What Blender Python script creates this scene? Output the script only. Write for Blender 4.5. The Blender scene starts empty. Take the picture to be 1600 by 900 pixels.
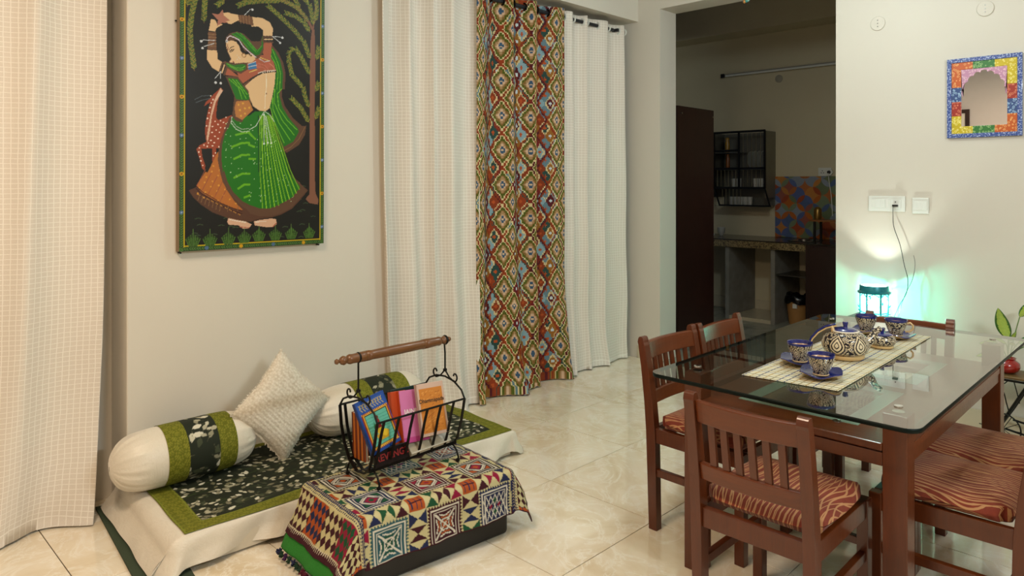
import bpy, bmesh, math, random
import numpy as np
from mathutils import Vector, Matrix

S = bpy.context.scene
COL = S.collection
# ------------------------------------------------------------ camera
cd = bpy.data.cameras.new('camera'); cam = bpy.data.objects.new('camera', cd); COL.objects.link(cam)
cam.location = (2.9374, -3.1002, 1.4315); cam.rotation_euler = (math.pi/2, 0, .7492)
cd.sensor_width = 36; cd.lens = 1108.09/1600*36; cd.shift_x = -.03947; cd.shift_y = -.1018; cd.clip_start = .05
S.camera = cam
# ------------------------------------------------------------ world, exposure
W = bpy.data.worlds.new('world'); S.world = W; W.use_nodes = True
W.node_tree.nodes['Background'].inputs[0].default_value = (.55, .6, .7, 1); W.node_tree.nodes['Background'].inputs[1].default_value = .15
S.view_settings.view_transform = 'Standard'; S.view_settings.look = 'None'; S.view_settings.gamma = 1
S.view_settings.exposure = 0.18
# ------------------------------------------------------------ lamps of the room
def area(name, loc, target, sx, sy, power, col):
    l = bpy.data.lights.new(name, 'AREA'); l.shape = 'RECTANGLE'; l.size = sx; l.size_y = sy; l.energy = power; l.color = col
    o = bpy.data.objects.new(name, l); COL.objects.link(o); o.location = loc
    o.rotation_euler = (Vector(target)-Vector(loc)).to_track_quat('-Z', 'Y').to_euler()
    return o
for a in (
    ('lamp_back', (1.3, -3.0, 2.98), (1.3, -2.9, 0), 0.9, 0.25, 50, (1, 0.77, 0.56)),
    ('lamp_table', (1.4, 0.3, 2.8), 0.07, 33, (0.84, 0.97, 1)),
    ('lamp_wall', (4.2, -1.2, 2.4), (0, 0.6, 1.0), 1.2, 0.1, 62, (0.88, 0.98, 1)),
):
    if len(a) == 7: area(*a)
    else:
        l = bpy.data.lights.new(a[0], 'POINT'); l.shadow_soft_size = a[2]; l.energy = a[3]; l.color = a[4]
        o = bpy.data.objects.new(a[0], l); COL.objects.link(o); o.location = a[1]
# ------------------------------------------------------------ helpers
def lin(h):
    if isinstance(h, str):
        h = h.lstrip('#'); c = [int(h[i:i+2], 16)/255 for i in (0, 2, 4)]
    else: c = h
    return tuple((x/12.92 if x <= .04045 else ((x+.055)/1.055)**2.4) for x in c)
class NT:
    def __init__(s, name):
        s.m = bpy.data.materials.new(name); s.m.use_nodes = True; s.t = s.m.node_tree; s.t.nodes.clear()
        s.out = s.n('ShaderNodeOutputMaterial'); s.b = s.n('ShaderNodeBsdfPrincipled'); s.l(s.b.outputs[0], s.out.inputs[0])
    def n(s, ty, **k):
        x = s.t.nodes.new(ty)
        for a, b in k.items(): setattr(x, a, b)
        return x
    def l(s, a, b): s.t.links.new(a, b)
    def v(s, sock, val):
        if hasattr(val, 'node'): s.l(val, sock)
        else: sock.default_value = val
    def math(s, op, a, b=0, c=None):
        x = s.n('ShaderNodeMath', operation=op); s.v(x.inputs[0], a); s.v(x.inputs[1], b)
        if c is not None: s.v(x.inputs[2], c)
        return x.outputs[0]
    def coord(s, which='Object', scale=(1, 1, 1), rot=(0, 0, 0), loc=(0, 0, 0)):
        c = s.n('ShaderNodeTexCoord'); m = s.n('ShaderNodeMapping'); s.l(c.outputs[which], m.inputs[0])
        m.inputs['Scale'].default_value = scale; m.inputs['Rotation'].default_value = rot; m.inputs['Location'].default_value = loc
        return m.outputs[0]
    def noise(s, vec, scale, detail=4, rough=.55, dist=0, out=0):
        x = s.n('ShaderNodeTexNoise'); s.v(x.inputs['Vector'], vec); x.inputs['Scale'].default_value = scale
        x.inputs['Detail'].default_value = detail; x.inputs['Roughness'].default_value = rough; x.inputs['Distortion'].default_value = dist
        return x.outputs[out]
    def ramp(s, fac, stops, interp='LINEAR'):
        r = s.n('ShaderNodeValToRGB'); s.v(r.inputs[0], fac); e = r.color_ramp.elements; r.color_ramp.interpolation = interp
        while len(e) > 1: e.remove(e[-1])
        for i, (p, c) in enumerate(stops):
            x = e[0] if i == 0 else e.new(p); x.position = p; x.color = (*lin(c), 1) if not isinstance(c, float) else (c, c, c, 1)
        return r.outputs[0]
    def mix(s, fac, a, b):
        x = s.n('ShaderNodeMix', data_type='RGBA'); s.v(x.inputs[0], fac)
        for i, q in ((6, a), (7, b)):
            if isinstance(q, str): q = (*lin(q), 1)
            s.v(x.inputs[i], q)
        return x.outputs[2]
    def bump(s, h, strength=.3, dist=.002):
        b = s.n('ShaderNodeBump'); s.v(b.inputs['Height'], h); b.inputs['Strength'].default_value = strength; b.inputs['Distance'].default_value = dist
        s.l(b.outputs[0], s.b.inputs['Normal'])
    def col(s, c):
        if isinstance(c, str): c = (*lin(c), 1)
        s.v(s.b.inputs['Base Color'], c)
    def set(s, **k):
        for a, b in k.items(): s.v(s.b.inputs[a.replace('_', ' ')], b)
def plain(name, col, rough=.5, metal=0, var=.12, vs=12, bs=0, bd=.001, bsc=80, coat=0):
    t = NT(name); v = t.coord(); c = lin(col)
    d = tuple(x*(1-var) for x in c)+(1,); u = tuple(min(1, x*(1+var)) for x in c)+(1,)
    t.col(t.mix(t.noise(v, vs), d, u)); t.set(Roughness=rough, Metallic=metal, Coat_Weight=coat, Coat_Roughness=.15)
    if bs: t.bump(t.noise(v, bsc, 6), bs, bd)
    return t.m
def attrmat(name, rough=.7, weave=0, wscale=700, coat=0, spec=.3):
    t = NT(name); a = t.n('ShaderNodeAttribute'); a.attribute_name = 'Col'; t.l(a.outputs[0], t.b.inputs[0])
    t.set(Roughness=rough, Coat_Weight=coat, Coat_Roughness=.12); t.b.inputs['Specular IOR Level'].default_value = spec
    if weave: t.bump(t.noise(t.coord(), wscale, 3), weave, .001)
    return t.m
M = {}
M['wall'] = plain('wall_paint', '#d4cdbf', .6, var=.03, vs=1.5, bs=.05, bsc=60)
M['ceiling'] = plain('ceiling_paint', '#dcdad2', .8, var=.03, vs=1.5)
M['kwall'] = plain('kitchen_paint', '#cfc4a4', .6, var=.06, vs=2)
M['skirt'] = plain('skirting_tile', '#cbc0a4', .25, var=.06, vs=6)
def wood(name, a, b, rough=.32, coat=.25, sc=(18, 18, 2)):
    t = NT(name); v = t.coord('Object', sc); n = t.noise(v, 2.2, 6, .6, 1.2); n2 = t.noise(v, 14, 4, .6)
    c = t.mix(n, a, b); t.col(t.mix(t.math('MULTIPLY', n2, .35), c, a)); t.set(Roughness=t.math('MULTIPLY_ADD', n2, .2, rough-.08), Coat_Weight=coat, Coat_Roughness=.12)
    t.bump(n2, .08, .001); return t.m
M['wood'] = wood('red_brown_wood', '#401a05', '#6e300a')
M['woodx'] = wood('red_brown_wood_panel', '#481e05', '#7a380c', sc=(2, 18, 18))
M['rodwood'] = wood('turned_wood', '#4a2c12', '#865628', .4, .2, (30, 4, 30))
M['slab'] = wood('stand_slab_wood', '#3c2c14', '#8a6a38', .5, .1, (4, 20, 20))
M['dark'] = wood('dark_laminate', '#24120e', '#3a2018', .35, .1, (8, 8, 2))
M['iron'] = plain('wrought_iron', '#14130f', .45, .6, var=.3, vs=40, bs=.2)
M['steel'] = plain('steel', '#8c8a84', .3, 1, var=.1)
M['chrome'] = plain('chrome', '#d8d8d8', .12, 1, var=.02)
M['plastic'] = plain('white_plastic', '#e0e2da', .35, var=.02)
M['black'] = plain('black_plastic', '#0c0c0c', .4, var=.2)
M['leather'] = plain('black_leatherette', '#0b0a0a', .45, var=.2, vs=60, bs=.25, bsc=300)
M['cement'] = plain('cement_slab', '#8a867c', .85, var=.35, vs=9, bs=.4)
M['rod'] = plain('grey_rod', '#33353a', .35, .5)
M['cream_glaze'] = plain('cream_glaze', '#c8a874', .2, var=.1, vs=40, coat=.5)
M['blue_glaze'] = plain('cobalt_glaze', '#141f66', .12, var=.25, vs=60, coat=.8)
M['tea'] = plain('milk_tea', '#c49a6c', .2, var=.04)
M['red_glaze'] = plain('red_glaze', '#8e0e08', .15, var=.1, coat=.8)
M['leaf'] = None
# ------------------------------------------------------------ mesh builder
def wloc(p):
    v = Vector((0, 0, 0))
    while p is not None: v += p.location; p = p.parent
    return v
class MB:
    def __init__(s): s.v = []; s.f = []
    def add(s, vs, fs):
        o = len(s.v); s.v += [tuple(x) for x in vs]; s.f += [tuple(i+o for i in f) for f in fs]; return s
    def box(s, c, d, rot=None, taper=1):
        x, y, z = d[0]/2, d[1]/2, d[2]/2
        vs = [Vector((sx*x*(taper if sz < 0 else 1), sy*y*(taper if sz < 0 else 1), sz*z)) for sz in (-1, 1) for sx, sy in ((-1, -1), (1, -1), (1, 1), (-1, 1))]
        if rot is not None: vs = [rot @ q for q in vs]
        vs = [q+Vector(c) for q in vs]
        return s.add(vs, [(3, 2, 1, 0), (4, 5, 6, 7), (0, 1, 5, 4), (1, 2, 6, 5), (2, 3, 7, 6), (3, 0, 4, 7)])
    def b2(s, x0, x1, y0, y1, z0, z1): return s.box(((x0+x1)/2, (y0+y1)/2, (z0+z1)/2), (x1-x0, y1-y0, z1-z0))
    def hexa(s, b, t): return s.add(list(b)+list(t), [(3, 2, 1, 0), (4, 5, 6, 7), (0, 1, 5, 4), (1, 2, 6, 5), (2, 3, 7, 6), (3, 0, 4, 7)])
    def tube(s, pts, r, n=8, closed=False, flat=None):
        P = [Vector(p) for p in pts]; m = len(P); rs = r if isinstance(r, (list, tuple)) else [r]*m
        prev = None; rings = []
        for i in range(m):
            a = P[(i-1) % m] if (closed or i) else P[0]; b = P[(i+1) % m] if (closed or i < m-1) else P[-1]
            d = (b-a).normalized() if (b-a).length > 1e-9 else Vector((0, 0, 1))
            if prev is None:
                u = d.orthogonal().normalized()
            else:
                u = prev-d*prev.dot(d); u = u.normalized() if u.length > 1e-6 else d.orthogonal().normalized()
            prev = u; w = d.cross(u)
            rings.append([P[i]+(u*math.cos(2*math.pi*k/n)+w*math.sin(2*math.pi*k/n))*rs[i] for k in range(n)])
        vs = [q for g in rings for q in g]; fs = []
        for i in range(m if closed else m-1):
            j = (i+1) % m
            for k in range(n): fs.append((i*n+k, i*n+(k+1) % n, j*n+(k+1) % n, j*n+k))
        if not closed: fs += [tuple(range(n))[::-1], tuple((m-1)*n+k for k in range(n))]
        return s.add(vs, fs)
    def strip(s, pts, wdir, w, t):   # flat bar following pts
        P = [Vector(p) for p in pts]; wd = Vector(wdir).normalized(); vs = []; fs = []
        for i, p in enumerate(P):
            d = (P[min(i+1, len(P)-1)]-P[max(i-1, 0)]).normalized(); nn = d.cross(wd).normalized()
            vs += [p+wd*w/2+nn*t/2, p-wd*w/2+nn*t/2, p-wd*w/2-nn*t/2, p+wd*w/2-nn*t/2]
        for i in range(len(P)-1):
            for k in range(4): fs.append((i*4+k, i*4+(k+1) % 4, i*4+4+(k+1) % 4, i*4+4+k))
        L = (len(P)-1)*4; fs += [(3, 2, 1, 0), (L, L+1, L+2, L+3)]
        return s.add(vs, fs)
    def lathe(s, prof, c=(0, 0, 0), n=32, axis='z', caps=True, lob=None):
        vs = []; fs = []; m = len(prof)
        for i, (r, z) in enumerate(prof):
            for k in range(n):
                a = 2*math.pi*k/n; rr = r; zz = z
                if lob: rr, zz = lob(r, z, a)
                p = (rr*math.cos(a), rr*math.sin(a), zz)
                if axis == 'y': p = (p[0], p[2], -p[1])
                if axis == '-y': p = (p[0], -p[2], p[1])
                if axis == 'x': p = (p[2], p[1], -p[0])
                vs.append((p[0]+c[0], p[1]+c[1], p[2]+c[2]))
        for i in range(m-1):
            for k in range(n): fs.append((i*n+k, i*n+(k+1) % n, (i+1)*n+(k+1) % n, (i+1)*n+k))
        if caps:
            if prof[0][0] > 1e-5: fs.append(tuple(range(n))[::-1])
            if prof[-1][0] > 1e-5: fs.append(tuple((m-1)*n+k for k in range(n)))
        return s.add(vs, fs)
    def prism(s, poly, h, frame=None):   # poly in xy, extruded 0..h in z, optional 4x4
        n = len(poly); vs = [Vector((x, y, 0)) for x, y in poly]+[Vector((x, y, h)) for x, y in poly]
        if frame is not None: vs = [frame @ q for q in vs]
        return s.add(vs, [tuple(range(n))[::-1], tuple(range(n, 2*n))]+[(k, (k+1) % n, n+(k+1) % n, n+k) for k in range(n)])
    def build(s, name, m, parent=None, smooth=False, bevel=0, world=True, loc=None, segs=2, kind=None, label=None):
        me = bpy.data.meshes.new(name); off = wloc(parent) if (world and parent is not None) else Vector((0, 0, 0))
        if loc is not None: off = off+Vector(loc)
        me.from_pydata([Vector(q)-off for q in s.v], [], s.f); me.validate(); me.update()
        bm = bmesh.new(); bm.from_mesh(me); bmesh.ops.recalc_face_normals(bm, faces=bm.faces); bm.to_mesh(me); bm.free()
        o = bpy.data.objects.new(name, me); COL.objects.link(o); me.materials.append(M[m] if isinstance(m, str) else m)
        if smooth:
            for p in me.polygons: p.use_smooth = True
            try: me.set_sharp_from_angle(angle=math.radians(50))
            except Exception: pass
        if bevel:
            b = o.modifiers.new('bevel', 'BEVEL'); b.width = bevel; b.segments = segs; b.limit_method = 'ANGLE'
        if parent is not None: o.parent = parent
        if loc is not None: o.location = loc
        if kind: o['kind'] = kind
        if label: o['label'] = label
        return o
def thing(name, label, cat, loc=(0, 0, 0), rz=0, group=None):
    o = bpy.data.objects.new(name, None); COL.objects.link(o); o.location = loc; o.rotation_euler = (0, 0, rz); o.empty_display_size = .05
    o['label'] = label; o['category'] = cat
    if group: o['group'] = group
    return o
def tag(o, label, cat, group=None):
    o['label'] = label; o['category'] = cat
    if group: o['group'] = group
    return o
def dup(o, loc=None, rz=None, label=None, parent=None):
    c = o.copy(); COL.objects.link(c)
    if parent is not None: c.parent = parent
    if loc is not None: c.location = loc
    if rz is not None: c.rotation_euler = (0, 0, rz)
    if label: c['label'] = label
    for ch in list(o.children):
        dup(ch, parent=c)
    return c
def struct(o): o['kind'] = 'structure'; return o
# grid surface P (H,W,3) with optional point colours and uv
def grid(name, P, mat, parent=None, cols=None, uv=None, flat=False, thick=0, world=True, close_u=False):
    H, Wd = P.shape[:2]; me = bpy.data.meshes.new(name); off = np.array(wloc(parent)) if (world and parent is not None) else 0
    me.vertices.add(H*Wd); me.vertices.foreach_set('co', (P-off).reshape(-1).astype(np.float32))
    I = np.arange(H*Wd).reshape(H, Wd)
    if close_u: I = np.concatenate([I, I[:, :1]], 1)
    q = np.stack([I[:-1, :-1], I[:-1, 1:], I[1:, 1:], I[1:, :-1]], -1).reshape(-1, 4); nf = len(q)
    me.loops.add(nf*4); me.loops.foreach_set('vertex_index', q.reshape(-1).astype(np.int32))
    me.polygons.add(nf); me.polygons.foreach_set('loop_start', np.arange(0, nf*4, 4, dtype=np.int32)); 
    me.update(calc_edges=True)
    me.polygons.foreach_set('use_smooth', np.full(nf, not flat))
    if cols is not None:
        a = me.attributes.new('Col', 'FLOAT_COLOR', 'CORNER' if cols.shape[:2] == (H-1, Wd-1) else 'POINT')
        c = cols.reshape(-1, 3); c = np.where(c <= .04045, c/12.92, ((c+.055)/1.055)**2.4)
        c = np.concatenate([c, np.ones((len(c), 1))], 1)
        if a.domain == 'CORNER': c = np.repeat(c, 4, 0)
        a.data.foreach_set('color', c.reshape(-1).astype(np.float32))
    if uv is not None:
        u = me.uv_layers.new(name='UVMap'); u.data.foreach_set('uv', uv.reshape(-1, 2)[q.reshape(-1)].reshape(-1).astype(np.float32))
    me.validate(); o = bpy.data.objects.new(name, me); COL.objects.link(o); me.materials.append(M[mat] if isinstance(mat, str) else mat)
    if thick: md = o.modifiers.new('solid', 'SOLIDIFY'); md.thickness = thick; md.offset = -1
    if parent is not None: o.parent = parent
    return o
# ------------------------------------------------------------ colour drawing on a fine grid (flat print on cloth, canvas and glaze)
def rgb(h): h = h.lstrip('#'); return np.array([int(h[i:i+2], 16)/255 for i in (0, 2, 4)])
class Ras:
    def __init__(s, U, V, bg): s.U = U; s.V = V; s.A = np.empty(U.shape+(3,)); s.A[:] = rgb(bg) if isinstance(bg, str) else bg; s.u = U[0]; s.v = V[:, 0]
    def box(s, u0, u1, v0, v1):
        i = np.searchsorted(s.v, [v0, v1]); j = np.searchsorted(s.u, [u0, u1]); return slice(i[0], i[1]), slice(j[0], j[1])
    def poly(s, pts, c):
        p = np.array(pts); sl = s.box(p[:, 0].min(), p[:, 0].max(), p[:, 1].min(), p[:, 1].max()); U = s.U[sl]; V = s.V[sl]
        if U.size == 0: return
        ins = np.zeros(U.shape, bool); n = len(p)
        for i in range(n):
            x1, y1 = p[i]; x2, y2 = p[(i+1) % n]
            if y1 == y2: continue
            ins ^= ((V > y1) != (V > y2)) & (U < (x2-x1)*(V-y1)/(y2-y1)+x1)
        s.A[sl][ins] = rgb(c)
    def line(s, pts, w, c):
        col = rgb(c)
        for (x1, y1), (x2, y2) in zip(pts[:-1], pts[1:]):
            sl = s.box(min(x1, x2)-w, max(x1, x2)+w, min(y1, y2)-w, max(y1, y2)+w); U = s.U[sl]; V = s.V[sl]
            if U.size == 0: continue
            dx, dy = x2-x1, y2-y1; L = dx*dx+dy*dy+1e-12; t = np.clip(((U-x1)*dx+(V-y1)*dy)/L, 0, 1)
            d = np.hypot(U-x1-t*dx, V-y1-t*dy); s.A[sl][d < w/2] = col
    def dot(s, x, y, r, c):
        sl = s.box(x-r, x+r, y-r, y+r); U = s.U[sl]; V = s.V[sl]; s.A[sl][np.hypot(U-x, V-y) < r] = rgb(c)
    def rect(s, u0, u1, v0, v1, c): s.A[s.box(u0, u1, v0, v1)] = rgb(c)
M['print'] = attrmat('printed_cloth', .8, .25)
M['paint'] = attrmat('painted_panel', .35, .05, 300, spec=.25)
M['card'] = attrmat('printed_card', .35, coat=.2)
M['glaze_print'] = attrmat('floral_glaze_print', .15, coat=.8)

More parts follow.
